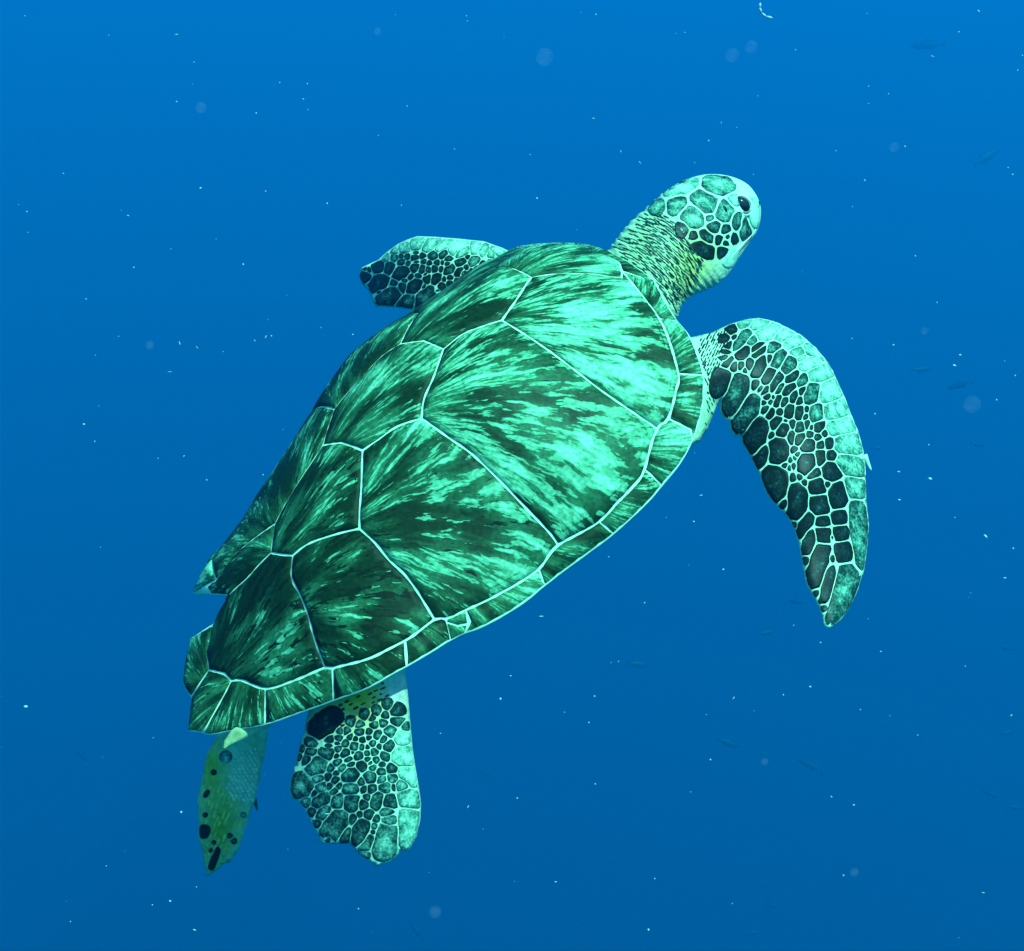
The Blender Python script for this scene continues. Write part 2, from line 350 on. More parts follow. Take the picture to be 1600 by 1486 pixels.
add([rev(C1C2L), V2C2L, V3C2L, C2C3L, sub(in_L, C2C3Lend, C1C2Lend)], H(525, 655), 0.42)
add([rev(C2C3L), V3C3L, V4C3L, C3C4L, sub(in_L, in_L[-1], C2C3Lend)], H(435, 830), 0.42)
add([rev(C3C4L), V4C4L, V5C4L[:-4], notch[1:2], notch[:1], [np.array([-0.185, 0.108])]], H(420, 875), 0.40)
# nuchal
nR_in, nR_out = V1N[-1], hit(1021, 440)
npoly_R = [p for p in out_R[:near(out_R, nR_out)+1]]
add([V1N_full, [nR_out], rev(npoly_R), mir(npoly_R)], H(900, 400), 0.6)
# marginals, near side
cross = [((973, 424), (1021, 440)), ((1030, 498), (1058, 505)), ((1060, 584), (1098, 589)), ((1044, 654), (1086, 688)), ((1007, 733), (1046, 764)), ((936, 815), (971, 844)),
         ((842, 889), (862, 922)), ((728, 953), (727, 998)), ((633, 1001), (638, 1046)), ((520, 1044), (522, 1097)), ((415, 1076), (414, 1133)), ((362, 1064), (318, 1146))]
bend = {3: (1079, 671), 6: (849, 910), 7: (735, 970)}
palem = [0.66, 0.66, 0.66, 0.68, 0.58, 0.52, 0.52, 0.42, 0.46, 0.42, 0.5]
cR = [(hit(*a), hit(*b)) for a, b in cross]
for i in range(len(cR)-1):
    (a0, b0), (a1, b1) = cR[i], cR[i+1]
    pin = sub(in_R, a0, a1); pout = sub(out_R, b0, b1)
    if i == 7:      # two small odd plates split off the front of this one
        e0, e1 = hit(697, 966), hit(698, 996); pin = sub(in_R, hit(697, 966), a1); pout = sub(out_R, e1, b1)
        add([sub(in_R, a0, e0), hits([(698, 972), (716, 977), (731, 974)])], hit(690, 960), 0.5)
        add([hits([(698, 973), (716, 978), (731, 976)]), sub(out_R, hit(727, 998), e1)], hit(690, 960), 0.6)
    m0 = [hit(*bend[i])] if i in bend and i != 7 else []; m1 = [hit(*bend[i+1])] if i+1 in bend else []
    add([pin, m1, rev(pout), m0], a1+0.9*(a1-b1), palem[i])
# marginals, far side: the hidden ones mirror the near ones
for i in range(0, 6):
    a0, b0, a1, b1 = [np.array([p[0], -p[1]]) for p in (*cR[i], *cR[i+1])]
    if a1[0] < in_Lf[-1][0]: break
    add([sub(in_Lf, a0, a1), rev(sub(out_Lf, b0, b1))], a1+0.9*(a1-b1), 0.5); lastc = (a1, b1)
e_in = [in_flare[1], in_flare[3], in_flare[4]]; e_out = [flare_out[1], flare_out[4], flare_out[5]]
allin, allout = list(in_Lf)+in_flare, list(out_Lf)+flare_out  # flare plates coloured paler to make up for facing away from the sun
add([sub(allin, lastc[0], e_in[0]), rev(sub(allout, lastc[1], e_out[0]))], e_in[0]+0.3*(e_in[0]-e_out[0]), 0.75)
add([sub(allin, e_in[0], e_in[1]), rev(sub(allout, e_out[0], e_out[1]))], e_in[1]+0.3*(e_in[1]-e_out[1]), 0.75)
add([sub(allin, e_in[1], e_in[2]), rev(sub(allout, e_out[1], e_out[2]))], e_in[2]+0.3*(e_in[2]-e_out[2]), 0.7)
tl = hits([(297, 997), (290, 1030), (286, 1065), (290, 1077), (298, 1089)])
add([in_tail_L[:3], rev(tl)], H(320, 1060), 0.48)
tl2 = hits([(299, 1091), (297, 1110), (293, 1142), (316, 1145)])
add([in_tail_L[2:], rev(tl2)], H(360, 1070), 0.46)

# ---- carapace shell under the scutes
op = resample(np.vstack([outline, outline[:1]]), 0.006)[:-1]
if area(op) < 0: op = op[::-1]
gi = grid_in(op, 0.009, 0.004)
vv, ff, _ = cdt(op, gi)
top = lift(vv, np.zeros(len(vv)))
dE = seg_dist(op, vv); bnd = dE < 1e-5
bot = top-np.array([0, 0, 1.0])*np.where(bnd, 0.004, 0.010)[:, None]
nv = len(vv)
cen = op.mean(0)
bot[:, :2] = np.where(bnd[:, None], bot[:, :2]+(cen-bot[:, :2])*0.012, bot[:, :2])
faces = [f if ((vv[f[1]]-vv[f[0]])[0]*(vv[f[2]]-vv[f[0]])[1]-(vv[f[1]]-vv[f[0]])[1]*(vv[f[2]]-vv[f[0]])[0]) > 0 else f[::-1] for f in ff]
ecount = {}
for f in faces:
    for k in range(3): ecount[(f[k], f[(k+1) % 3])] = 1
rim = [(a, b) for (a, b) in ecount if (b, a) not in ecount]
FA = faces+[tuple(nv+i for i in f[::-1]) for f in faces]+[(b, a, nv+a, nv+b) for a, b in rim]
carapace = mesh_obj('carapace', to_world(np.vstack([top, bot])), FA, M_SEAM, turtle)
carapace['label'] = 'teardrop upper shell with dark streaked plates divided by pale seams'

def inset(P, d):
    P = np.asarray(P); a = np.roll(P, 1, 0); b = np.roll(P, -1, 0)
    e1 = P-a; e2 = b-P; e1 /= np.linalg.norm(e1, axis=1, keepdims=True)+1e-12; e2 /= np.linalg.norm(e2, axis=1, keepdims=True)+1e-12
    n = np.stack([-(e1[:, 1]), e1[:, 0]], -1)+np.stack([-(e2[:, 1]), e2[:, 0]], -1)
    ln = np.linalg.norm(n, axis=1, keepdims=True); n = n/np.maximum(ln, 1e-9); c = np.clip(ln/2, 0.45, 1)
    sn = surf_n(P[:, 0], P[:, 1]); sl_ = np.abs((sn[:, :2]*n).sum(1))/np.maximum(sn[:, 2], 0.3)
    return P+n*(np.asarray(d)/np.sqrt(1+sl_**2))[:, None]/c
for k, (P, c, pale) in enumerate(SC):
    P = resample(np.vstack([P, P[:1]]), 0.0045)[:-1]
    if area(P) < 0: P = P[::-1]
    try:
        sm = 0.55 if abs(area(P)) < 7e-4 else 1.0; wob = np.array([0.5+0.5*math.sin(310*p[0]+190*p[1]+1.7*math.sin(520*p[1]-130*p[0])) for p in P])
        B0, B1 = inset(P, (0.00068+0.0005*wob)*sm), inset(P, (0.00115+0.0006*wob)*sm)
        gi = grid_in(B1, 0.0055, 0.003)
        vv, ff, ov = cdt(B1, gi)
    except Exception as ex:
        print('scute', k, ex); continue
    dE = seg_dist(B1, vv); pil = np.clip(dE/0.02, 0, 1)
    T = lift(vv, 0.0011+0.0016*np.sqrt(pil))
    skirt = lift(B0, np.full(len(B0), -0.0006))
    idx = {}
    for i, L in enumerate(ov):
        for q in L:
            if q < len(B1): idx[q] = i
    n0 = len(vv)
    fs = [f if ((vv[f[1]]-vv[f[0]])[0]*(vv[f[2]]-vv[f[0]])[1]-(vv[f[1]]-vv[f[0]])[1]*(vv[f[2]]-vv[f[0]])[0]) > 0 else f[::-1] for f in ff]
    nb_ = len(B1)
    fs += [(idx[(i+1) % nb_], idx[i], n0+i, n0+(i+1) % nb_) for i in range(nb_) if i in idx and (i+1) % nb_ in idx]
    o = mesh_obj('scute', to_world(np.vstack([T, skirt])), fs, M_SCUTE, carapace)
    allp = np.vstack([vv, B0]); d = allp-c; zz = surf(allp[:, 0], allp[:, 1]); z0 = surf(c[0], c[1])
    d3 = np.stack([d[:, 0], d[:, 1]*1.22], -1)
    main = P.mean(0)-c; a0 = math.atan2(main[1], main[0])
    ph = np.mod(np.arctan2(d3[:, 1], d3[:, 0])-a0+math.pi, 2*math.pi)-math.pi
    at = o.data.attributes.new('polar', 'FLOAT_VECTOR', 'POINT'); at.data.foreach_set('vector', np.stack([ph, np.linalg.norm(d3, axis=1), np.full(len(ph), k*2.37)], -1).astype(np.float32).ravel())
    ae = o.data.attributes.new('edge', 'FLOAT', 'POINT'); ae.data.foreach_set('value', np.concatenate([np.clip(dE/0.010, 0, 1), np.zeros(nb_)]).astype(np.float32))
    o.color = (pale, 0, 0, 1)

# ------------------------------------------------------------------ body: trunk, neck and head, four flippers, tail -> one continuous skin
def tps(ctrl):
    C = np.array(ctrl, float); n = len(C); sc = 200.0; P = C[:, :2]/sc
    U = lambda r: np.where(r > 0, r*r*np.log(np.maximum(r, 1e-9)), 0)
    K = U(np.linalg.norm(P[:, None]-P[None], axis=2))+np.eye(n)*0.02; Q = np.c_[np.ones(n), P]
    A = np.block([[K, Q], [Q.T, np.zeros((3, 3))]]); sol = np.linalg.solve(A, np.r_[C[:, 2], 0, 0, 0])
    def f(px, py):
        p = np.stack([np.asarray(px, float), np.asarray(py, float)], -1)/sc
        return U(np.linalg.norm(p[..., None, :]-P, axis=-1))@sol[:n]+sol[n]+p@sol[n+1:]
    return f
parts = []
def blade(name, outline_px, ctrl, thick, edge=34.0):
    dep = tps(ctrl); O = resample(np.vstack([outline_px, outline_px[:1]]), 5.0)[:-1]
    g = grid_in(O, 7.0, 3.0); vv, ff, _ = cdt(O, g); dd = seg_dist(O, vv); b = dd < 1e-4
    def pos(p): z = dep(p[:, 0], p[:, 1]); return z[:, None]*np.array([ray(x, y) for x, y in p])
    P = pos(vv); ex = pos(vv+[1.0, 0])-P; ey = pos(vv+[0, 1.0])-P; nn = np.cross(ex, ey); nn /= np.linalg.norm(nn, axis=1, keepdims=True)
    s = np.sign((nn*(-P)).sum(1)); nn *= s[:, None]
    th = np.array([thick(x, y) for x, y in vv])
    f_ = np.clip(dd/edge, 0, 1); f1 = np.clip(dd/9.0, 0, 1); f2 = np.clip(dd/(edge*1.7), 0, 1); t = th*0.5*(np.minimum(0.30, 0.0048/th)*np.sqrt(np.maximum(1-(1-f1)**2, 0))+0.70*(1-(1-f2)**2))+np.where(b, 0, 0.0004)
    Tp = P+nn*t[:, None]; Bt = P-nn*t[:, None]; n0 = len(vv)
    ib = {}; extra = []
    for i in range(n0):
        if b[i]: ib[i] = i
        else: ib[i] = n0+len(extra); extra.append(Bt[i])
    V = np.vstack([np.where(b[:, None], P, Tp), np.array(extra)])
    FS = []
    for f in ff:
        a = np.cross(V[f[1]]-V[f[0]], V[f[2]]-V[f[0]]); f = f if a@V[f[0]] < 0 else f[::-1]
        FS.append(f)
        h = tuple(ib[i] for i in f[::-1])
        if set(h) != set(f): FS.append(h)
        else:
            FS.pop()
    parts.append((name, V, FS)); return O, dep
c_ = lambda ox, oy, s: (lambda L: [(ox+x*s, oy+y*s) for x, y in L])
RF1 = c_(1060, 480, 320/1585); RF2 = c_(1120, 700, 300/1486); LFc = c_(540, 340, 0.1875); RHc = c_(420, 1020, 280/1189); LHc = c_(270, 1020, 360/1486); HDc = c_(920, 240, 320/1585)
RF_out = [(985, 535), (1050, 525), (1080, 527), (1110, 520), (1141, 506), (1165, 499), (1185, 496.6), (1207, 501), (1231, 512), (1254, 525), (1274, 543), (1294, 566), (1306, 589), (1320, 621), (1332, 652), (1342, 676),
          (1350, 706), (1353, 732), (1353, 744), (1354, 781), (1358, 821), (1356, 853), (1350, 896), (1347, 902), (1340, 926), (1326, 954), (1312, 972), (1298, 981), (1287, 982), (1285, 962), (1275, 940),
          (1259, 912), (1253, 878), (1247, 847), (1239, 825), (1229, 807), (1209, 787), (1197, 771), (1186, 742), (1172, 714), (1159, 692), (1157, 681), (1149, 682), (1140, 670), (1141, 659), (1134, 658), (1125, 643), (1126, 627), (1121, 632),
          (1115, 648), (1108, 666), (1094, 690), (1065, 705), (1000, 690), (985, 600)]
LF_out = [(560, 431), (564, 419), (576, 413), (591, 406), (604, 394), (622, 381), (637, 374), (652, 369), (679, 370), (718, 373), (756, 377), (784, 387), (808, 398), (850, 430), (850, 480), (770, 500), (700, 500), (652, 487), (641, 484), (615, 480), (587, 479), (581, 467), (579, 459), (574, 452), (566, 444)]
RH_out = [(625, 960), (634, 1030), (634, 1053), (638, 1091), (642, 1138), (645, 1171), (650, 1204), (655, 1232), (658, 1255), (657, 1281), (651, 1307), (641, 1326), (633, 1334), (628, 1328), (620, 1340), (606, 1348), (587, 1355), (577, 1346), (561, 1335), (547, 1319), (524, 1319),
          (502, 1318), (495, 1302), (479, 1270), (467, 1253), (455, 1247), (452, 1232), (455, 1213), (462, 1192), (469, 1161), (476, 1138), (481, 1114), (490, 1085), (515, 1040), (535, 980)]
LH_out = [(339, 1151), (323, 1178), (316, 1214), (308, 1250), (310, 1274), (310, 1311), (316, 1328), (317, 1342), (324, 1369), (343, 1357), (350, 1349), (355, 1352), (372, 1330), (384, 1294), (394, 1262), (398, 1252), (406, 1214), (415, 1170), (420, 1136), (430, 1090), (440, 1040), (380, 1040), (352, 1100)]
def taper(a, b, ta, tb):
    a, b = np.array(a), np.array(b); d = b-a
    return lambda x, y: ta+(tb-ta)*float(np.clip(((x-a[0])*d[0]+(y-a[1])*d[1])/(d@d), 0, 1))
RF_O, _ = blade('rf', RF_out, [(1080, 550, 1.66), (1120, 600, 1.645), (1200, 510, 1.70), (1200, 600, 1.655), (1330, 660, 1.69), (1180, 710, 1.645), (1260, 750, 1.635), (1355, 830, 1.66), (1245, 840, 1.625), (1295, 975, 1.60)], taper((1110, 560), (1295, 970), 0.040, 0.010), 40)
LF_O, _ = blade('lf', LF_out, [(808, 400, 1.86), (760, 480, 1.86), (680, 372, 1.93), (660, 480, 1.90), (600, 400, 2.0), (590, 478, 1.97), (562, 431, 2.06)], taper((760, 440), (570, 440), 0.036, 0.012), 34)
RH_O, _ = blade('rh', RH_out, [(560, 1050, 1.56), (638, 1090, 1.565), (480, 1130, 1.585), (560, 1200, 1.555), (655, 1240, 1.575), (455, 1235, 1.59), (590, 1350, 1.57)], taper((560, 1060), (580, 1340), 0.034, 0.010), 36)
LH_O, _ = blade('lh', LH_out, [(385, 1110, 1.655), (330, 1160, 1.68), (415, 1160, 1.655), (310, 1260, 1.70), (395, 1260, 1.68), (325, 1365, 1.73)], taper((380, 1120), (330, 1350), 0.030, 0.010), 28)

# neck and head: rings between the upper and lower contour, depth from the animal's plane of symmetry
rings = [((918, 430), (1030, 540)), ((945, 398), (1056, 500)), ((963, 374), (1066, 477)), ((983, 349), (1082, 462)), ((1008, 327), (1104, 453)), ((1036, 302), (1126, 441)), ((1064, 284), (1143, 422)), ((1096, 273.5), (1156, 401)), ((1124, 272.5), (1167, 385)), ((1149, 278), (1177, 371)), ((1168, 288), (1184, 358)), ((1180, 302), (1188, 344)), ((1187, 316), (1189, 331))]
kd = [1.0, 0.98, 0.92, 0.9, 0.92, 0.96, 1.0, 1.0, 1.02, 1.14, 1.34, 1.75, 2.5]
RA = smooth_line([r[0] for r in rings], 4.0); RB = None
def ring_param(L, n):
    L = np.array(L, float); M_ = len(L); u = np.linspace(0, M_-1, n); out = []
    P = np.vstack([2*L[0]-L[1], L, 2*L[-1]-L[-2]])
    for q in u:
        i = min(int(q), M_-2); t = q-i; a, b, c, d = P[i], P[i+1], P[i+2], P[i+3]
        out.append(0.5*(2*b+(c-a)*t+(2*a-5*b+4*c-d)*t*t+(3*b-a-3*c+d)*t**3))
    return np.array(out)
NR, NSEG = 96, 56
A_ = ring_param([r[0] for r in rings], NR); B_ = ring_param([r[1] for r in rings], NR); K_ = ring_param([(k, 0) for k in kd], NR)[:, 0]
HV = []; HF_ = []
for i in range(NR):
    c2 = (A_[i]+B_[i])/2; o, d = ray_body(*c2); dep = -o[1]/d[1]
    # the silhouette lies a little nearer than the spine, so keep the ring in the view-facing plane
    c3 = pt(*c2, dep); h = pt(*A_[i], dep)-c3; r = np.linalg.norm(h)
    u = i/(NR-1)
    tv = c3/np.linalg.norm(c3)
    for j in range(NSEG):
        a = 2*math.pi*j/NSEG; cs, sn_ = math.cos(a), math.sin(a)
        q = c3+h*cs-tv*(K_[i]*r*sn_)
        # folds of skin round the neck
        if u < 0.47:
            amp = 0.0011*min(1, max(0, (0.47-u)/0.08))
            f = math.sin(u*190+2.2*math.sin(a*2+u*9)+1.1*math.sin(a*5+u*31))
            q = q+(q-c3)/max(r, 1e-6)*amp*f
        HV.append(q)
for i in range(NR-1):
    for j in range(NSEG):
        a, b = i*NSEG+j, i*NSEG+(j+1) % NSEG; HF_.append((a, b, b+NSEG, a+NSEG))
HV = np.array(HV); c0 = HV[:NSEG].mean(0); c1 = HV[-NSEG:].mean(0)+(HV[-NSEG:].mean(0)-HV[-3*NSEG:-2*NSEG].mean(0))*0.6
HV = np.vstack([HV, c0, c1]); n0 = NR*NSEG
HF_ += [(j, n0, (j+1) % NSEG) for j in range(NSEG)]+[((NR-1)*NSEG+j, (NR-1)*NSEG+(j+1) % NSEG, n0+1) for j in range(NSEG)]
parts.append(('head', HV, HF_))
# trunk under the shell
TV = []; TF = []; NX, NA = 40, 40
xs = np.linspace(min(gx)+0.03, max(gx)-0.012, NX)
for i, x in enumerate(xs):
    W = float(np.interp(x, gx, gw))*(0.80 if x > -0.02 else 0.80-1.1*(-0.02-x)); u = (x-xs[0])/(xs[-1]-xs[0]); zt = float(zm(x))
    dz = 0.055*math.sin(math.pi*min(1, 0.06+u*0.94))**0.55
    if u > 0.93 or u < 0.05: W *= 0.8
    for j in range(NA):
        a = 2*math.pi*j/NA; y = W*math.copysign(abs(math.cos(a))**0.8, math.cos(a)); sn_ = math.sin(a)
        hgt = float(Hf(x))-zt
        z = zt-0.010+(0.55*hgt*sn_ if sn_ > 0 else dz*sn_); TV.append((x, y, z))
for i in range(NX-1):
    for j in range(NA):
        a, b = i*NA+j, i*NA+(j+1) % NA; TF.append((a, b, b+NA, a+NA))
TV += [tuple(np.mean(TV[:NA], 0)), tuple(np.mean(TV[-NA:], 0))]
TF += [(j, NX*NA, (j+1) % NA) for j in range(NA)]+[((NX-1)*NA+j, (NX-1)*NA+(j+1) % NA, NX*NA+1) for j in range(NA)]
trunk = ('trunk', to_world(np.array(TV)), TF)
# tail: short tapered cone curving out below the last plates
tl = [pt(450, 1062, 1.62), pt(405, 1122, 1.59), pt(384, 1139, 1.572), pt(366, 1151, 1.56), pt(355, 1161, 1.552), pt(350, 1169, 1.548)]
tr = [0.018, 0.013, 0.0085, 0.006, 0.0035, 0.0010]
tV = []; tF = []
for i, (p, r) in enumerate(zip(tl, tr)):
    d = (tl[min(i+1, 5)]-tl[max(i-1, 0)]); d /= np.linalg.norm(d); e = np.cross(d, TC); e /= np.linalg.norm(e); g = np.cross(d, e)
    for j in range(14): a = 2*math.pi*j/14; tV.append(p+r*(math.cos(a)*e+math.sin(a)*g))
for i in range(5):
    for j in range(14): a, b = i*14+j, i*14+(j+1) % 14; tF.append((a, b, b+14, a+14))
tF += [tuple(range(13, -1, -1)), tuple(range(5*14, 6*14))]
parts.append(('tail', np.array(tV), tF))

def tmp_obj(nm, V, F):
    me = bpy.data.meshes.new(nm); me.from_pydata([tuple(map(float, v)) for v in V], [], F)
    bm = bmesh.new(); bm.from_mesh(me); bmesh.ops.remove_doubles(bm, verts=bm.verts, dist=1e-6); bmesh.ops.recalc_face_normals(bm, faces=bm.faces); bm.to_mesh(me); bm.free()
    o = bpy.data.objects.new(nm, me); COL.objects.link(o); return o
body = tmp_obj('body', trunk[1], trunk[2])
tmps = [tmp_obj(*p) for p in parts]
for o in tmps:
    md = body.modifiers.new('b', 'BOOLEAN'); md.operation = 'UNION'; md.solver = 'EXACT'; md.object = o
dg = bpy.context.evaluated_depsgraph_get(); me = bpy.data.meshes.new_from_object(body.evaluated_get(dg)); me.name = 'body'
body.modifiers.clear(); body.data = me
for o in tmps: bpy.data.objects.remove(o)
print('body verts', len(me.vertices))
me.polygons.foreach_set('use_smooth', [True]*len(me.polygons)); me.materials.clear(); me.materials.append(M_SKIN)
body.parent = turtle
body['label'] = 'pale skinned head, neck and flippers patterned with dark scales'
co = np.empty(len(me.vertices)*3); me.vertices.foreach_get('co', co); co = co.reshape(-1, 3); pxy = proj(co)
tint = np.tile(np.array([0.46, 0.72, 0.43]), (len(co), 1))
def patch(cx, cy, rx, ry, col, rot=0.0, power=2.0):
    global tint
    d = pxy-[cx, cy]; c, s = math.cos(rot), math.sin(rot); u = (d[:, 0]*c+d[:, 1]*s)/rx; v = (-d[:, 0]*s+d[:, 1]*c)/ry
    f = np.exp(-(u*u+v*v)**(power/2))[:, None]; tint = tint*(1-f)+np.array(col)*f
patch(1078, 415, 36, 62, (0.44, 0.54, 0.12), 0.35)       # yellow side of the neck
patch(1010, 385, 50, 62, (0.30, 0.50, 0.24), 0.3)
patch(1120, 300, 75, 40, (0.52, 0.72, 0.52))
patch(560, 1090, 75, 45, (0.55, 0.42, 0.02), -0.3)       # olive root of the hind flipper
patch(620, 1080, 22, 50, (0.45, 0.55, 0.42))
patch(345, 1290, 40, 95, (0.20, 0.34, 0.015), 0.2)        # dark underside of the far hind flipper
patch(395, 1190, 30, 70, (0.30, 0.46, 0.18), 0.2)
patch(330, 1200, 22, 60, (0.30, 0.42, 0.03), 0.1)
patch(1108, 655, 16, 50, (0.24, 0.42, 0.24))
patch(366, 1150, 22, 9, (0.13, 0.19, 0.07), -0.6)         # tail tip, coloured darker to tame the sun on it
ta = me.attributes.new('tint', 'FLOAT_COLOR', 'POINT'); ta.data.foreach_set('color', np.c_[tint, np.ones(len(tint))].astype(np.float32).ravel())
bvh = BVHTree.FromPolygons([Vector(v) for v in co], [tuple(p.vertices) for p in me.polygons])
def cast(px, py):
    d = Vector(ray(px, py)).normalized(); h = bvh.ray_cast(Vector(CAM), d)
    if h[0] is None: return None
    n = h[1]
    if n.dot(d) > 0: n = -n
    return np.array(h[0]), np.array(n)

# ------------------------------------------------------------------ scales
def cells(caps, outline_px=None, gap=3.0, grow=3.0, edge_in=2.0, nang=20):
    C = np.array(caps, float); A, B, R = C[:, 0:2], C[:, 2:4], C[:, 4]; out = []
    def dist(p, a, b, r):
        ab = b-a; L = (ab*ab).sum(-1); t = np.clip(((p[:, None]-a)*ab).sum(-1)/np.maximum(L, 1e-9), 0, 1)
        return np.linalg.norm(p[:, None]-a-t[..., None]*ab, axis=-1)-r
    for i in range(len(C)):
        m_ = (A[i]+B[i])/2; ab = B[i]-A[i]; L = np.linalg.norm(ab); u = ab/L if L > 1e-6 else np.array([1.0, 0]); v = np.array([-u[1], u[0]])
        n = nang if R[i]+L/2 > 5 else 12
        n = n+8 if R[i]+L/2 > 12 else n
        near_ = np.where(np.linalg.norm((A+B)/2-m_, axis=1) < 110)[0]; near_ = near_[near_ != i]
        reach = R[i]+L/2+grow+2; ts = np.arange(0.4, reach*1.3, 0.5); poly = []
        dirs = []
        for k in range(n):
            a = 2*math.pi*k/n; dv = math.cos(a)*u*(R[i]+L/2)+math.sin(a)*v*R[i]; dirs.append(dv/np.linalg.norm(dv))
        D = np.array(dirs); pts = (m_+ts[None, :, None]*D[:, None, :]).reshape(-1, 2)
        own = dist(pts, A[i:i+1], B[i:i+1], R[i:i+1])[:, 0]
        oth = dist(pts, A[near_], B[near_], R[near_]).min(1) if len(near_) else np.full(len(pts), 1e9)
        ok = (oth-own > gap) & (own < grow)
        if outline_px is not None: ok &= inside(outline_px, pts) & (seg_dist(outline_px, pts) > edge_in)
        ok = ok.reshape(n, -1); rad = np.array([ts[np.argmin(r)] if not r.all() else ts[-1] for r in ok])
        rad = np.where(ok[:, 0], rad, 0.3)
        rad = 0.9*rad+0.05*(np.roll(rad, 1)+np.roll(rad, -1))
        out.append((m_, m_+D*rad[:, None]))
    return out
plates = []         # (area, verts, faces, rad, tone)
def plate(m_, ring, tone, lift_mm=0.75):
    c = cast(*m_)
    if c is None: return
    hs = []
    for p in ring:
        q = None
        for f in (1.0, 0.96, 0.9, 0.8, 0.65, 0.45):
            pp = m_+(p-m_)*f; q = cast(*pp)
            if q is not None and abs(np.linalg.norm(q[0])-np.linalg.norm(c[0])) < 0.03: break
            q = None
        if q is None: q = c
        hs.append(q)
    Pn = np.array([h[0] for h in hs]); Nn = np.array([h[1] for h in hs]); nm = Nn.mean(0)+c[1]; nm /= np.linalg.norm(nm); Nn = Nn*0.5+nm*0.5
    size = np.linalg.norm(Pn-c[0], axis=1).mean(); lm = min(lift_mm*0.001, size*0.22)
    n = len(ring); cc = c[0]
    def ring_at(f, h):
        out = []
        for k, p in enumerate(ring):
            q = cast(*(m_+(p-m_)*f)); out.append(q[0]+q[1]*h if q is not None and np.linalg.norm(q[0]-cc) < 0.1 else cc+f*(hs[k][0]-cc)+nm*h)
        return np.array(out)
    V = np.vstack([Pn-Nn*0.0012, Pn+(cc-Pn)*0.035+Nn*lm*0.8, ring_at(0.84, lm), ring_at(0.55, lm), [cc+c[1]*lm]])
    F = []
    for k in range(n):
        k2 = (k+1) % n
        F += [(k, k2, n+k2, n+k), (n+k, n+k2, 2*n+k2, 2*n+k), (2*n+k, 2*n+k2, 3*n+k2, 3*n+k), (3*n+k, 3*n+k2, 4*n)]
    a = np.cross(V[F[1][1]]-V[F[1][0]], V[F[1][2]]-V[F[1][0]])
    if a@V[F[1][0]] > 0: F = [f[::-1] for f in F]
    rad = np.r_[np.ones(n), np.ones(n)*0.95, np.ones(n)*0.8, np.ones(n)*0.5, 0.0]
    plates.append((abs(area(ring)), V, F, rad, tone))
def expand(conv, k, L):     # (x, y, r[, tone]) or (x1, y1, x2, y2, r[, tone]) in zoomed coordinates
    caps, tones = [], []
    for q in L:
        if len(q) in (3, 4): x1, y1, r = q[:3]; x2, y2 = x1, y1; t = q[3] if len(q) == 4 else None
        else: x1, y1, x2, y2, r = q[:5]; t = q[5] if len(q) == 6 else None
        (a, b), (c, d) = conv([(x1, y1), (x2, y2)]); caps.append((a, b, c, d, r*k)); tones.append(t)
    return caps, tones
def scales(sets, out, base, gap, grow, **kw):
    caps, tones = [], []
    for conv, k, L in sets: c, t = expand(conv, k, L); caps += c; tones += t
    for (m_, ring), t in zip(cells(caps, out, gap, grow, **kw), tones):
        plate(m_, ring, (base if t is None else t)+random.uniform(-0.05, 0.05))
P_ = 0.84; Q_ = 0.70; T_ = 0.45    # pale leading-edge plates, mid, teal
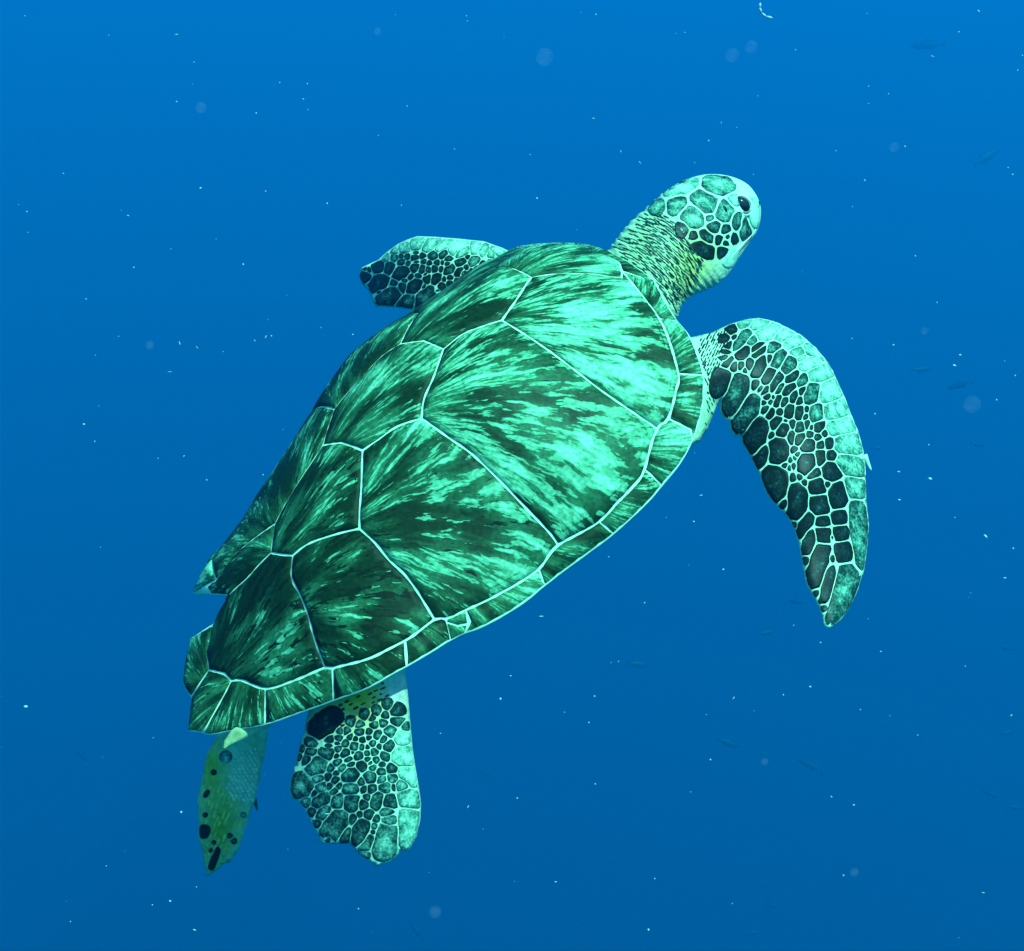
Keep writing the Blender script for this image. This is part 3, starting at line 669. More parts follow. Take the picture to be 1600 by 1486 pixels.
RF_A = [(500, 130, 555, 110, 20, Q_), (590, 140, 660, 110, 28, P_), (640, 220, 740, 170, 32, P_), (790, 230, 860, 200, 30, P_), (860, 285, 930, 255, 30, P_), (905, 350, 955, 342, 24, Q_), (1010, 325, 1120, 375, 40, P_), (985, 440, 1060, 425, 36, P_), (1065, 520, 1165, 480, 45, P_),
 (1150, 660, 1230, 625, 58, P_), (1185, 805, 1290, 770, 42, P_), (1195, 940, 1345, 905, 34, P_), (1270, 1070, 1385, 1050, 55, Q_), (1275, 1190, 1395, 1260, 42, 0.6),
 (450, 295, 535, 205, 22, T_), (415, 195, 420, 172, 13), (372, 258, 380, 240, 11), (432, 230, 10), (385, 302, 395, 282, 12), (372, 350, 10), (368, 388, 10), (383, 432, 393, 412, 14), (560, 270, 590, 245, 16, T_), (480, 372, 530, 330, 20), (580, 330, 640, 290, 13), (600, 372, 660, 322, 16), (712, 330, 758, 302, 21, T_),
 (430, 456, 17), (485, 456, 14), (545, 462, 560, 430, 16), (517, 482, 8), (603, 508, 648, 412, 29), (708, 388, 703, 410, 12), (752, 430, 790, 370, 30, T_), (842, 480, 870, 420, 32, T_), (950, 402, 965, 388, 15, Q_), (682, 570, 720, 510, 26), (732, 620, 780, 540, 26), (860, 560, 890, 530, 24), (940, 590, 970, 550, 17, T_),
 (1012, 700, 1052, 642, 42, T_), (600, 605, 600, 590, 17), (635, 630, 13), (662, 652, 690, 622, 12), (690, 695, 15), (715, 730, 10), (737, 700, 8), (770, 652, 790, 610, 16), (830, 660, 880, 612, 24), (880, 722, 900, 672, 21), (948, 662, 960, 640, 13), (760, 742, 775, 700, 19), (815, 742, 830, 720, 21), (930, 742, 942, 715, 17),
 (678, 790, 21), (660, 742, 10), (710, 832, 715, 810, 21), (785, 815, 20), (855, 830, 865, 782, 33), (930, 840, 935, 790, 29), (990, 790, 12), (980, 850, 15), (1060, 850, 1060, 802, 36, T_), (740, 910, 770, 872, 28), (830, 880, 11), (800, 970, 822, 932, 37), (880, 912, 880, 890, 19), (940, 942, 940, 920, 28), (995, 920, 995, 892, 13), (1026, 930, 10), (1085, 932, 1085, 918, 28), (1130, 972, 12),
 (870, 1030, 870, 980, 17), (720, 990, 15), (935, 1030, 952, 1002, 28), (1015, 990, 21), (1075, 1010, 18), (1000, 1080, 1010, 1060, 42), (1100, 1068, 25), (1165, 1060, 27), (780, 1150, 780, 1070, 62), (895, 1108, 14), (917, 1138, 9), (870, 1180, 11), (895, 1168, 7), (1100, 1185, 1100, 1140, 31), (1180, 1150, 32), (980, 1232, 1002, 1190, 58),
 (895, 1230, 12), (858, 1240, 8), (890, 1320, 17), (935, 1310, 13), (820, 1225, 17), (1040, 1302, 1062, 1285, 29), (1180, 1290, 1170, 1250, 49), (975, 1362, 9), (335, 630, 352, 545, 40), (402, 765, 478, 590, 60, 0.3), (462, 915, 578, 745, 50, 0.3), (562, 1075, 638, 935, 62), (612, 1180, 660, 1120, 33)]
RF_B = [(620, 480, 620, 340, 60), (782, 312, 770, 282, 50), (800, 452, 795, 420, 58), (820, 572, 40), (830, 682, 822, 660, 48), (930, 400, 935, 335, 55), (950, 540, 47), (962, 660, 52), (990, 822, 982, 792, 60), (855, 280, 13), (1060, 302, 1110, 312, 55, 0.6), (1125, 880, 1085, 480, 52, 0.5), (450, 330, 460, 230, 85), (520, 425, 20), (650, 660, 708, 545, 34), (690, 775, 722, 680, 36), (688, 872, 13), (598, 602, 10), (640, 742, 10),
 (748, 1035, 820, 800, 54), (890, 850, 7), (888, 690, 5), (840, 1150, 882, 975, 36), (770, 1120, 15), (930, 1280, 1012, 970, 72, 0.5), (845, 1245, 11)]
scales([(RF1, 320/1585, RF_A), (RF2, 300/1486, RF_B)], RF_O, 0.08, 1.7, 13.0)
LF_S = [(250, 410, 290, 410, 36), (200, 430, 14), (162, 420, 14), (365, 425, 42, 0.2), (150, 490, 172, 505, 34, 0.0), (230, 572, 310, 530, 52), (440, 470, 490, 450, 45), (410, 330, 22, T_), (465, 325, 12), (515, 325, 14), (340, 330, 20, Q_), (410, 272, 25, Q_), (490, 252, 34, Q_), (590, 230, 612, 190, 35, P_), (680, 250, 760, 190, 28, P_), (780, 262, 860, 200, 24, P_), (890, 270, 980, 212, 26, P_), (1072, 270, 1090, 222, 26, P_), (960, 302, 1010, 272, 22, Q_), (1150, 272, 1180, 250, 22, P_), (1270, 272, 1230, 252, 24, P_), (1215, 298, 16, Q_),
 (575, 336, 590, 330, 18), (640, 325, 18), (730, 320, 742, 315, 28, 0.3), (805, 312, 820, 300, 26, 0.3), (850, 342, 18), (470, 370, 22), (520, 385, 13), (590, 370, 13), (590, 296, 10), (655, 365, 18), (695, 380, 15), (765, 376, 18), (805, 376, 9), (850, 386, 13), (570, 422, 590, 412, 28), (635, 440, 640, 422, 24), (690, 430, 19), (745, 425, 21), (800, 430, 15), (540, 490, 17), (490, 525, 13), (610, 486, 18), (665, 474, 9), (950, 390, 980, 362, 20), (850, 442, 880, 430, 29), (1060, 372, 1072, 360, 26, T_), (1015, 330, 10),
 (930, 460, 960, 432, 20), (1002, 412, 12), (985, 460, 13), (680, 512, 28), (745, 522, 770, 500, 27), (820, 512, 12), (870, 500, 17), (1020, 490, 16), (1055, 448, 13), (1092, 420, 12), (1052, 500, 11), (1112, 450, 13), (400, 546, 23), (470, 592, 480, 572, 26), (550, 592, 600, 552, 40), (655, 576, 15), (280, 622, 16), (310, 680, 400, 632, 54, 0.3), (490, 712, 540, 682, 38, 0.35), (640, 690, 700, 632, 58, 0.25), (752, 612, 13), (800, 566, 18), (870, 540, 15), (930, 530, 15), (1140, 400, 13), (1182, 430, 11), (1212, 386, 13)]
scales([(LFc, 0.1875, LF_S)], LF_O, 0.14, 1.5, 10.0)
RH_S = [(335, 500, 420, 432, 52, -0.2), (280, 600, 20), (225, 642, 10), (262, 655, 280, 650, 14), (250, 705, 16), (206, 690, 9), (380, 672, 400, 665, 28), (310, 772, 340, 742, 42, T_), (220, 892, 220, 880, 68, 0.5), (325, 830, 26, T_), (350, 890, 26, T_), (245, 980, 22, T_), (300, 930, 12), (330, 992, 370, 962, 32, 0.4), (295, 1055, 14), (352, 1072, 372, 1050, 30, 0.4), (330, 1130, 15), (418, 1172, 462, 1110, 64, 0.5), (400, 1228, 18), (502, 1230, 526, 1190, 22), (600, 1212, 620, 1150, 50, 0.3), (560, 1105, 23), (640, 1282, 670, 1230, 25, T_), (645, 1332, 10, T_),
 (760, 1292, 790, 1190, 64, 0.6), (700, 1150, 13), (710, 1100, 12), (690, 1190, 8), (800, 1116, 38, 0.5), (785, 1055, 28, T_), (800, 985, 40, 0.3), (715, 992, 726, 960, 33, 0.3), (660, 1075, 26), (630, 1005, 22), (608, 1075, 12), (655, 960, 13), (635, 900, 12), (545, 1002, 545, 980, 42, 0.4), (460, 992, 460, 970, 32, T_), (540, 900, 43, T_), (435, 920, 17), (470, 880, 10), (405, 886, 12), (540, 822, 550, 800, 42, 0.3), (615, 855, 16), (675, 825, 34, 0.35), (685, 900, 24), (765, 890, 782, 890, 28, T_), (750, 842, 22, T_), (745, 786, 21), (815, 770, 24), (820, 830, 24, T_), (822, 890, 13),
 (615, 750, 28, 0.3), (440, 840, 18), (400, 820, 15), (446, 800, 9), (410, 765, 15), (490, 760, 18), (545, 740, 19), (460, 725, 18), (450, 686, 10), (465, 636, 16), (510, 665, 26), (530, 706, 19), (595, 680, 24), (655, 665, 13), (700, 655, 18), (655, 706, 10), (715, 710, 14), (690, 760, 15), (750, 740, 13), (675, 732, 7), (770, 685, 22), (560, 660, 7), (570, 620, 26), (615, 625, 15), (655, 626, 8), (690, 600, 16), (730, 620, 10), (795, 620, 28), (510, 600, 20), (460, 600, 8), (405, 580, 12), (400, 616, 9), (470, 570, 14), (540, 560, 13), (515, 520, 14), (575, 572, 13), (620, 575, 14), (665, 560, 13), (605, 525, 20), (665, 530, 13), (720, 550, 18), (760, 576, 17),
 (550, 460, 14), (700, 470, 14), (760, 460, 14), (805, 520, 22), (690, 440, 10), (770, 415, 14), (842, 446, 862, 450, 18), (720, 385, 15), (850, 386, 32, 0.2), (790, 345, 18), (910, 490, 15), (640, 410, 12), (600, 480, 12), (480, 520, 10), (890, 570, 40, P_), (880, 682, 920, 680, 55, P_), (905, 800, 955, 832, 34, P_), (880, 880, 28, 0.6), (905, 960, 952, 980, 43, 0.75), (925, 1232, 930, 1100, 57, 0.75)]
scales([(RHc, 280/1189, RH_S)], RH_O, 0.30, 1.7, 8.0)
LH_S = [(200, 1162, 206, 1140, 34, -0.2), (265, 770, 15), (212, 920, 226, 896, 11), (210, 1045, 12), (370, 1180, 15), (395, 1212, 17), (265, 1222, 10), (250, 1276, 12), (250, 1380, 288, 1272, 20, -0.2), (342, 670, 38, 0.55), (455, 1045, 16, 0.5)]
scales([(LHc, 360/1486, LH_S)], LH_O, 0.10, 3.0, 1.0)
HD_S = [(640, 292, 800, 235, 36, 0.74), (930, 250, 1060, 250, 46, 0.66), (862, 345, 930, 400, 62, 0.62), (668, 402, 692, 388, 50, 0.58), (520, 428, 558, 405, 22, 0.5), (790, 480, 822, 520, 64, 0.6), (1045, 440, 1040, 475, 58, 0.6), (938, 502, 26, T_), (962, 562, 985, 560, 40, 0.3), (1050, 580, 31, 0.2), (1145, 510, 1150, 545, 28, T_), (1206, 535, 1205, 620, 22, T_), (728, 572, 745, 605, 28, 0.2), (808, 628, 820, 655, 34), (880, 622, 930, 662, 30, 0.2), (1005, 670, 26), (1050, 690, 14), (1115, 652, 19), (1080, 645, 11), (830, 692, 930, 752, 36, 0.05), (1030, 756, 30), (1275, 400, 1275, 520, 26, 1.0), (1080, 830, 1110, 790, 18, 0.98), (1110, 350, 1120, 372, 14, 0.8)]
scales([(HDc, 320/1585, HD_S)], None, 0.05, 2.8, 8.0)
plates.sort(key=lambda q: -q[0])
def rad_attr(o, rad): a = o.data.attributes.new('rad', 'FLOAT', 'POINT'); a.data.foreach_set('value', np.asarray(rad, np.float32))
for a, V, F, rad, tone in plates[:298]:
    o = mesh_obj('scale', V, F, M_SCALE, body); rad_attr(o, rad); o.color = (max(-0.3, tone), 0, 0, 1)
def join(items):
    V = []; F = []; R = []; n = 0
    for v, f, r in items: V.append(v); F += [tuple(i+n for i in q) for q in f]; R.append(r); n += len(v)
    return np.vstack(V), F, np.concatenate(R)
# tiny elongated scales: neck, shoulder, flipper roots
mini = [(V, F, rad) for a, V, F, rad, tone in plates[298:]]
def lens(px, py, ang, ln, wd, n=8):
    u = np.array([math.cos(ang), math.sin(ang)]); v = np.array([-u[1], u[0]]); m_ = np.array([px, py], float)
    ring = [m_+u*math.cos(2*math.pi*k/n)*ln/2*random.uniform(0.8, 1.15)+v*math.sin(2*math.pi*k/n)*wd/2*random.uniform(0.8, 1.15) for k in range(n)]
    c = cast(*m_)
    if c is None: return None
    P = []
    for p in ring:
        q = cast(*p)
        if q is None or np.linalg.norm(q[0]-c[0]) > 0.02: return None
        P.append(q[0]+q[1]*0.0004)
    V = np.vstack([np.array(P)-c[1]*0.0007, [c[0]+c[1]*0.0008]]); V[:n] += c[1]*0.0005
    F = [(k, (k+1) % n, n) for k in range(n)]
    a = np.cross(V[F[0][1]]-V[F[0][0]], V[F[0][2]]-V[F[0][0]])
    if a@V[0] > 0: F = [f[::-1] for f in F]
    return V, F, np.r_[np.ones(n)*0.8, 0.2]
def field(poly, dirf, ln, wd, sx, sy, keep=1.0):
    poly = np.array(poly, float); c = poly.mean(0); a0 = dirf(*c); u = np.array([math.cos(a0), math.sin(a0)]); v = np.array([-u[1], u[0]]); out = []
    R = np.linalg.norm(poly-c, axis=1).max(); ni, nj = int(R/sx)+2, int(R/sy)+2
    for j in range(-nj, nj+1):
        for i in range(-ni, ni+1):
            p = c+u*(i*sx+(0.5*sx if j % 2 else 0)+random.uniform(-.25, .25)*sx)+v*(j*sy+random.uniform(-.18, .18)*sy)
            if random.random() > keep or not inside(poly, [p])[0]: continue
            q = lens(p[0], p[1], dirf(*p)+random.uniform(-.12, .12), ln*random.uniform(0.6, 1.25), wd*random.uniform(0.65, 1.2))
            if q: out.append(q)
    return out
neck_poly = [(954, 388), (985, 346), (1003, 333), (1040, 338), (1060, 352), (1078, 385), (1100, 405), (1092, 432), (1066, 478), (1056, 490), (1030, 452), (1000, 420)]
neck = field(neck_poly, lambda x, y: 0.55+0.004*(x-1000)+0.003*(y-400), 15, 2.7, 12.0, 3.5, 0.95)
V, F, R = join(neck); no_ = mesh_obj('neck_scales', V, F, M_SCALE, body); rad_attr(no_, R); no_.color = (0.30, 0, 0, 1); no_['kind'] = 'stuff'
mini += field([(1088, 530), (1115, 520), (1135, 512), (1140, 545), (1128, 570), (1112, 590), (1100, 575)], lambda x, y: -1.1, 8.5, 2.9, 8.5, 3.9)
mini += field([(1096, 560), (1112, 590), (1116, 625), (1112, 655), (1102, 670), (1106, 620), (1100, 585)], lambda x, y: 1.2, 8, 2.6, 9, 5)
mini += field([(490, 1118), (530, 1096), (570, 1076), (600, 1066), (606, 1090), (585, 1118), (550, 1135), (520, 1140)], lambda x, y: -0.5, 9, 4.2, 11, 7, 0.7)
V, F, R = join(mini); fs_ = mesh_obj('fine_scales', V, F, M_SCALE, body); rad_attr(fs_, R); fs_.color = (0.12, 0, 0, 1); fs_['kind'] = 'stuff'
# beaded pale scales on the turned-up underside of the far hind flipper
bead = []
for (px, py) in [(x, y) for j, y in enumerate(np.arange(1165, 1255, 6.0)) for x in np.arange(345+(3.5 if j % 2 else 0), 408, 7.0)]:
    if inside(np.array(LHc([(400, 610), (590, 600), (560, 800), (525, 960), (400, 950), (340, 880)])), [(px, py)])[0]:
        q = lens(px+random.uniform(-1, 1), py+random.uniform(-1, 1), 0.9, 7.2, 5.2)
        if q: bead.append(q)
M_STREAK = plain('olive_scale_skin', (0.40, 0.50, 0.08), 0.55)
stk = field(LHc([(200, 840), (330, 850), (480, 980), (440, 1180), (330, 1340), (240, 1400), (210, 1230), (185, 1080)]), lambda x, y: 1.95+0.003*(x-350), 15, 4.5, 15, 7.0, 0.75)
if stk:
    V, F, R = join(stk); so = mesh_obj('underside_scales', V, F, M_STREAK, body); so['kind'] = 'stuff'
M_BEAD = plain('belly_scale_skin', (0.42, 0.58, 0.34), 0.55)
if bead:
    V, F, R = join(bead); bo = mesh_obj('underside_scales', V, F, M_BEAD, body); bo['kind'] = 'stuff'

# ------------------------------------------------------------------ eye, beak, claws
def frame_at(px, py):
    h, n = cast(px, py); u = np.cross(UP, n); u /= np.linalg.norm(u); v = np.cross(n, u); return h, n, u, v
h, n, u, v = frame_at(1160, 319)
px_m = np.linalg.norm(h)/FPX
def disc_dome(c, n, ax, bx, ra, rb, hgt, off, seg=28, rings_=6):
    V = [c+n*(hgt+off)]; F = []
    for i in range(1, rings_+1):
        f = i/rings_
        for j in range(seg):
            a = 2*math.pi*j/seg; V.append(c+ax*ra*f*math.cos(a)+bx*rb*f*math.sin(a)+n*(hgt*math.sqrt(max(0, 1-f*f))+off))
    for j in range(seg): F.append((0, 1+j, 1+(j+1) % seg))
    for i in range(rings_-1):
        for j in range(seg): a, b = 1+i*seg+j, 1+i*seg+(j+1) % seg; F.append((a, a+seg, b+seg, b))
    return V, F
tv = ray(1160, 319); tv /= np.linalg.norm(tv)
n = n-1.1*tv; n /= np.linalg.norm(n)
eu = RT*math.cos(-0.5)+UP*math.sin(-0.5); eu = eu-n*(eu@n); eu /= np.linalg.norm(eu); ev = np.cross(n, eu)
V, F = disc_dome(h, n, eu, ev, 14*px_m, 10.5*px_m, 0.0050, -0.0002)
eye = mesh_obj('eye', V, F, M_EYE, body); eye['label'] = 'glossy black eye'
def lid(name, a0, a1, ra, rb, rr, material, par):
    V = []; F = []; nseg, ns = 26, 8
    for i in range(nseg+1):
        a = a0+(a1-a0)*i/nseg; c = h+eu*ra*math.cos(a)+ev*rb*math.sin(a)+n*0.0012
        d = eu*math.cos(a)*ra+ev*math.sin(a)*rb; d /= np.linalg.norm(d); r = rr*(0.45+0.55*math.sin(math.pi*i/nseg))
        for j in range(ns): b = 2*math.pi*j/ns; V.append(c+r*(math.cos(b)*d+math.sin(b)*n*0.9))
    for i in range(nseg):
        for j in range(ns): a, b = i*ns+j, i*ns+(j+1) % ns; F.append((a, b, b+ns, a+ns))
    F += [tuple(range(ns)), tuple(nseg*ns+j for j in range(ns-1, -1, -1))]
    return mesh_obj(name, V, F, material, par)
lid('eyelid', -0.3, math.pi+0.3, 15.5*px_m, 12*px_m, 0.0016, M_BEAK, eye)
lid('eyelid', math.pi-0.2, 2*math.pi+0.2, 15.5*px_m, 12.5*px_m, 0.0015, M_LID, eye)
lid('eyelid_fold', math.pi-0.1, 2*math.pi+0.1, 19*px_m, 16.5*px_m, 0.0011, M_BEAK, eye)
def strip(name, line_px, r0, material, par, off=0.0):
    L = smooth_line(line_px, 3.0); V = []; F = []; ns = 7; pts = [cast(*q) for q in L]; pts = [q for q in pts if q]
    for i, (p, nn) in enumerate(pts):
        d = pts[min(i+1, len(pts)-1)][0]-pts[max(i-1, 0)][0]; d /= np.linalg.norm(d)+1e-9; e = np.cross(d, nn); r = r0*(0.35+0.65*math.sin(math.pi*(i+0.5)/len(pts)))
        for j in range(ns): b = 2*math.pi*j/ns; V.append(p+nn*off+r*(math.cos(b)*e+math.sin(b)*nn*0.7))
    for i in range(len(pts)-1):
        for j in range(ns): a, b = i*ns+j, i*ns+(j+1) % ns; F.append((a, b, b+ns, a+ns))
    F += [tuple(range(ns)), tuple((len(pts)-1)*ns+j for j in range(ns-1, -1, -1))]
    return mesh_obj(name, V, F, material, par)
beak = strip('beak', HDc([(1290, 590), (1250, 640), (1190, 700), (1130, 770), (1080, 830)]), 0.0022, M_BEAK, body)
strip('mouth_line', HDc([(1296, 610), (1255, 662), (1196, 722), (1140, 790), (1090, 850)]), 0.0009, M_GAPE, beak, 0.0002)
strip('ear_spot', HDc([(1040, 405), (1052, 430), (1068, 455)]), 0.0042, M_EYE, body, -0.0008)
def claw(base_px, tip_px, dep, r, material):
    b, t = pt(*base_px, dep), pt(*tip_px, dep-0.004); d = t-b; V = []; F = []; ns = 10; e = np.cross(d, TC); e /= np.linalg.norm(e); g = np.cross(d, e); g /= np.linalg.norm(g)
    for i in range(6):
        f = i/5; c = b+d*f+g*0.003*math.sin(f*2); rr = r*(1-f)**0.7+0.0003
        for j in range(ns): a = 2*math.pi*j/ns; V.append(c+rr*(math.cos(a)*e+math.sin(a)*g))
    for i in range(5):
        for j in range(ns): a, b2 = i*ns+j, i*ns+(j+1) % ns; F.append((a, b2, b2+ns, a+ns))
    F += [tuple(range(ns-1, -1, -1)), tuple(5*ns+j for j in range(ns))]
    return mesh_obj('claw', V, F, material, body)
claw((1350, 712), (1362, 734), 1.682, 0.0034, M_CLAW)
claw((397, 1248), (401, 1266), 1.68, 0.0022, M_GAPE)

# ------------------------------------------------------------------ far fish, hardly more than shadows in the blue
M_FISH = plain('fish_skin', (0.010, 0.03, 0.05), 0.5)
FISH = [(1450, 70, 54, 0.0, 58), (1541, 246, 52, 0.55, 58), (1440, 577, 36, 0.05, 44), (1500, 601, 40, 0.3, 40), (1527, 694, 26, -0.2, 40), (1371, 700, 22, 0.0, 42), (1246, 940, 30, -0.05, 34), (1197, 989, 30, 0.1, 38), (1138, 1161, 40, -0.4, 38), (1266, 1196, 44, -0.45, 46), (1572, 1012, 34, -0.2, 46), (1574, 1145, 28, 0.2, 40), (1550, 1241, 32, -0.3, 46), (1588, 1262, 34, -0.15, 42),
        (126, 1177, 34, -1.0, 40), (651, 1455, 34, -0.85, 40), (996, 1038, 38, -0.2, 40), (756, 1207, 22, -0.6, 44), (1205, 1414, 28, -0.1, 46), (1178, 1458, 26, 0.2, 42), (905, 1446, 10, 0.4, 36)]
def fish_mesh():
    V = []; F = []; ns = 12; prof = [(0.5, 0.008), (0.46, 0.04), (0.36, 0.085), (0.2, 0.12), (0.0, 0.125), (-0.2, 0.085), (-0.34, 0.035), (-0.4, 0.018)]
    for x, r in prof:
        for j in range(ns): a = 2*math.pi*j/ns; V.append((x, 0.45*r*math.cos(a), r*math.sin(a)))
    for i in range(len(prof)-1):
        for j in range(ns): a, b = i*ns+j, i*ns+(j+1) % ns; F.append((a, b, b+ns, a+ns))
    F += [tuple(range(ns-1, -1, -1)), tuple((len(prof)-1)*ns+j for j in range(ns))]
    def fin(P, t=0.006):
        n0 = len(V); k = len(P)
        for s in (-t, t): V.extend([(x, s, z) for x, z in P])
        F.append(tuple(range(n0, n0+k))); F.append(tuple(range(n0+2*k-1, n0+k-1, -1)))
        for i in range(k): j = (i+1) % k; F.append((n0+j, n0+i, n0+k+i, n0+k+j))
    fin([(-0.36, 0.0), (-0.4, 0.03), (-0.54, 0.16), (-0.46, 0.0), (-0.54, -0.16), (-0.4, -0.03)])
    fin([(0.15, 0.11), (0.02, 0.19), (-0.22, 0.10), (-0.2, 0.06)]); fin([(-0.02, -0.10), (-0.12, -0.17), (-0.24, -0.08), (-0.1, -0.08)])
    me = bpy.data.meshes.new('fish'); me.from_pydata(V, [], F); me.update(); me.materials.append(M_FISH); me.polygons.foreach_set('use_smooth', [True]*len(me.polygons)); return me
fm = fish_mesh()
FISH_LABEL = {0: 'longest faint dark fish, level in the water high above the head', 1: 'faint dark fish tilted nose up, out ahead of the snout', 5: 'faint small dark fish beside the claw of the front flipper',
              6: 'faint dark fish right beside the tip of the lowered front flipper', 7: 'faint dark fish just below the tip of the front flipper, towards the shell', 14: 'faint dark fish slanting down, far off beyond the tail',
              15: 'faint dark fish slanting down beneath the scaled hind flipper', 16: 'faint dark fish in open water under the long near edge of the shell', 17: 'faint small dark fish level with the scaled hind flipper'}
for i, (px, py, ln, ang, dep) in enumerate(FISH):
    o = bpy.data.objects.new('fish', fm); COL.objects.link(o); dep *= 1.5; p = pt(px, py, dep); o.location = p; s = ln/FPX*dep
    flip = 1 if i % 3 else -1
    X_ = flip*(math.cos(ang)*RT+math.sin(ang)*UP)+0.25*FW; X_ /= np.linalg.norm(X_); Y_ = np.cross(UP, X_); Y_ /= np.linalg.norm(Y_); Z_ = np.cross(X_, Y_)
    o.matrix_world = Matrix(((X_[0]*s, Y_[0]*s, Z_[0]*s, p[0]), (X_[1]*s, Y_[1]*s, Z_[1]*s, p[1]), (X_[2]*s, Y_[2]*s, Z_[2]*s, p[2]), (0, 0, 0, 1)))
    o['label'] = FISH_LABEL.get(i, 'faint dark fish in the open blue beyond and below the front flipper')
    o['category'] = 'fish'; o['group'] = 'distant fish fading into the blue water'

# ------------------------------------------------------------------ particles drifting in the water
M_SNOW = plain('marine_snow', (0.36, 0.46, 0.46), 0.7)
ico = bmesh.new(); bmesh.ops.create_icosphere(ico, subdivisions=1, radius=1.0); IV = np.array([tuple(v.co) for v in ico.verts]); IF = [tuple(v.index for v in f.verts) for f in ico.faces]; ico.free()
SN = [(39, 25, 3, 3, 0), (170, 55, 3, 1.5, 0), (275, 54, 10, 2, -.15), (303, 97, 3, 3, 0), (276, 159, 4, 4, 0), (313, 294, 5, 5, 0), (415, 299, 4, 4, 0), (511, 318, 4.5, 4.5, 0), (400, 177, 4, 4, 0), (474, 155, 4, 4, 0), (480, 131, 3.5, 3.5, 0), (481, 172, 3, 3, 0), (437, 129, 3, 3, 0), (636, 166, 4, 2.5, -.6), (99, 271, 4, 2.5, -.4), (42, 331, 3.5, 3.5, 0), (29, 320, 2.5, 2.5, 0), (200, 337, 6, 3, .2), (730, 33, 3, 3, 0), (729, 25, 2.5, 2.5, 0), (627, 321, 3, 3, 0), (710, 233, 3, 3, 0),
 (931, 23, 3.5, 3.5, 0), (1070, 51, 4, 3, 0), (1243, 78, 4, 3, 0), (1184, 150, 2, 2, 0), (927, 185, 7, 2, .05), (970, 237, 7, 1.8, 1.5), (1000, 254, 10, 2, .95), (1107, 220, 4.5, 4.5, 0), (1127, 192, 5, 1.6, 1.5), (828, 242, 3, 3, 0), (1177, 273, 3, 3, 0), (839, 310, 6, 3, .7), (1351, 282, 7, 3, 1.5), (1306, 236, 3, 3, 0), (1414, 229, 5, 3, .5), (1498, 50, 3.5, 3.5, 0), (1457, 88, 10, 1.8, .3), (1357, 135, 3, 3, 0), (1388, 147, 3, 3, 0), (1590, 110, 5, 2.5, 1.2), (1597, 87, 4, 4, 0), (1528, 17, 4, 4, 0), (1575, 262, 3, 3, 0), (1582, 273, 4, 4, 0), (1530, 18, 3, 3, 0),
 (281, 537, 11, 2, 1.25), (308, 543, 10, 1.8, .9), (265, 581, 10, 2, -.1), (398, 532, 7, 2, .8), (415, 527, 9, 2.2, -1.2), (424, 525, 4, 4, 0), (131, 663, 5, 4, 0), (287, 713, 6, 3, -.9), (149, 555, 3, 3, 0), (134, 467, 3, 3, 0), (323, 750, 4, 3.5, 0), (247, 716, 4, 2, 0), (148, 690, 4, 4, 0), (411, 742, 4, 3, -.8), (209, 418, 3.5, 3.5, 0), (380, 413, 4, 4, 0), (157, 855, 2.5, 2.5, 0), (551, 523, 4, 4, 0), (1095, 774, 8, 2.2, -.2), (1084, 815, 5, 4, 0), (951, 870, 4, 3, 0), (1130, 890, 5, 4, 0), (1007, 942, 4, 4, 0),
 (845, 963, 12, 2.2, 0), (966, 1034, 6, 2, -.9), (782, 1092, 6, 6, 0), (798, 1056, 5, 3, 0), (929, 1088, 6, 4, 0), (920, 1129, 4, 4, 0), (882, 1113, 3, 3, 0), (930, 1225, 3.5, 3.5, 0), (731, 1261, 10, 2.6, -.9), (688, 1146, 4, 2.5, 0), (868, 1378, 5, 3, 0), (1013, 1453, 6, 6, 0), (1023, 1373, 3, 4, 0), (808, 1247, 4, 3, 0),
 (1218, 956, 3.5, 3.5, 0), (1240, 977, 4, 2.5, 0), (1282, 1004, 5, 3, -.4), (1376, 1018, 5, 3, 0), (1266, 1073, 6, 4, 0), (1224, 1086, 5, 2.5, 1.4), (1146, 1091, 9, 2.4, -1.0), (1580, 1118, 7, 4, -.6), (1344, 1109, 3, 3, 0), (1434, 1149, 4, 4, 0), (1299, 1245, 4, 4, 0), (1334, 1258, 6, 4, 0), (1110, 1187, 4, 4, 0), (1508, 1041, 4, 4, 0), (1570, 903, 8, 2.6, 0), (1536, 1395, 8, 2.4, .1), (1318, 1368, 5, 4, 0),
 (1491, 571, 8, 6, .3), (1500, 555, 7, 5, 0), (1464, 473, 4, 4, 0), (1430, 400, 4, 4, 0), (1396, 539, 5, 4, 0), (1586, 587, 4, 4, 0), (1557, 625, 4, 4, 0), (1404, 737, 8, 3, .2), (1453, 748, 10, 7, .3), (1405, 781, 6, 4, .2), (1492, 809, 3, 3, 0), (1540, 838, 12, 6, .8), (1583, 857, 5, 4, 0), (1367, 647, 5, 4, 0), (1331, 529, 4, 4, 0), (1451, 695, 3, 3, 0),
 (266, 1408, 6, 4, .3), (238, 1414, 3, 3, 0), (283, 1269, 5, 5, 0), (304, 1453, 9, 3, .4), (307, 1386, 4, 2.5, -.8), (166, 1353, 3, 3, 0), (40, 1104, 10, 6, 0), (196, 1330, 3, 3, 0), (510, 1272, 14, 3, -.1), (110, 1440, 3, 3, 0), (560, 1420, 4, 4, 0)]
snow = []
def speck(px, py, dep, a, b, ang):
    p = pt(px, py, dep); k = dep/FPX; u = (math.cos(ang)*RT-math.sin(ang)*UP); v_ = np.cross(u, TC); jit = 1+RNG.uniform(-.25, .25, (len(IV), 1))
    snow.append((p+(IV*jit)@np.stack([u*a*k/2, v_*b*k/2, TC*b*k/2]), IF, np.zeros(len(IV))))
for px, py, a, b, ang in SN: speck(px, py, random.uniform(1.0, 1.5) if a > 4 else random.uniform(1.1, 3.5), a*0.72, b*0.72, ang)
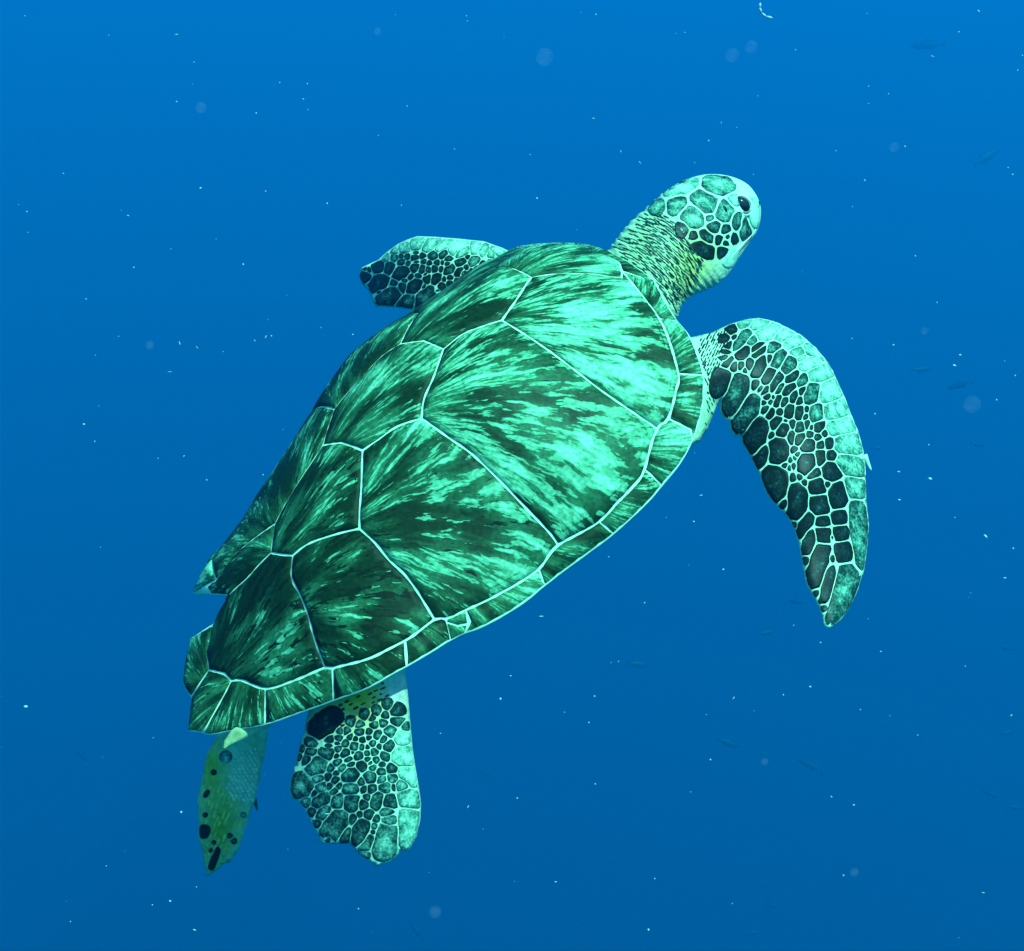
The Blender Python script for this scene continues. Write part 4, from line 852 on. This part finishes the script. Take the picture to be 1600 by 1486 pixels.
for k in range(120):
    speck(random.uniform(-300, 1900), random.uniform(-250, 1750), random.uniform(2.6, 9.0), random.uniform(0.8, 2.4), random.uniform(0.8, 2.0), random.uniform(0, 3))
pts_ = [(1188, 4), (1187, 12), (1190, 20), (1197, 26), (1206, 28)]
for a, b in zip(pts_[:-1], pts_[1:]): speck((a[0]+b[0])/2, (a[1]+b[1])/2, 1.2, math.hypot(a[0]-b[0], a[1]-b[1])*1.3, 4.0, math.atan2(b[1]-a[1], b[0]-a[0]))
V, F, _ = join(snow); sno = mesh_obj('suspended_particles', V, F, M_SNOW); sno['kind'] = 'stuff'; sno['label'] = 'pale specks and fibres drifting in the blue water'; sno['category'] = 'particles'
# thin clear jelly globes
M_JEL, t_, n_, l_ = mat('clear_jelly'); b_ = n_['Principled BSDF']; b_.inputs['Base Color'].default_value = (0.7, 0.8, 0.75, 1); b_.inputs['Roughness'].default_value = 0.3
nz = N(n_, 'ShaderNodeTexNoise', i_Scale=400.0); tcj = n_.new('ShaderNodeTexCoord'); l_.new(tcj.outputs['Object'], nz.inputs['Vector']); aj = ramp(n_, [(0.3, (0.010,)*3), (0.75, (0.022,)*3)]); l_.new(nz.outputs[0], aj.inputs[0]); l_.new(aj.outputs[0], b_.inputs['Alpha'])
ico = bmesh.new(); bmesh.ops.create_icosphere(ico, subdivisions=3, radius=1.0); IV3 = np.array([tuple(v.co) for v in ico.verts]); IF3 = [tuple(v.index for v in f.verts) for f in ico.faces]; ico.free()
jel = []
for px, py, r, dep in [(1144, 86, 11, 1.1), (1174, 73, 10, 1.1), (851, 89, 14, 1.3), (1397, 230, 8, 1.3), (234, 539, 7, 1.2), (1519, 632, 14, 1.3), (314, 168, 9, 1.3), (1445, 517, 6, 1.2), (1335, 1363, 7, 1.2), (590, 49, 6, 1.3), (680, 1425, 10, 1.2), (1195, 1190, 6, 1.2)]:
    p = pt(px, py, dep); jel.append((p+IV3*r*dep/FPX, IF3, np.zeros(len(IV3))))
V, F, _ = join(jel); jo = mesh_obj('jelly_globes', V, F, M_JEL); jo['kind'] = 'stuff'; jo['label'] = 'faint round clear globes drifting in the water'; jo['category'] = 'plankton'
print('plates', len(plates), 'fine', len(mini), 'scutes', len(SC))
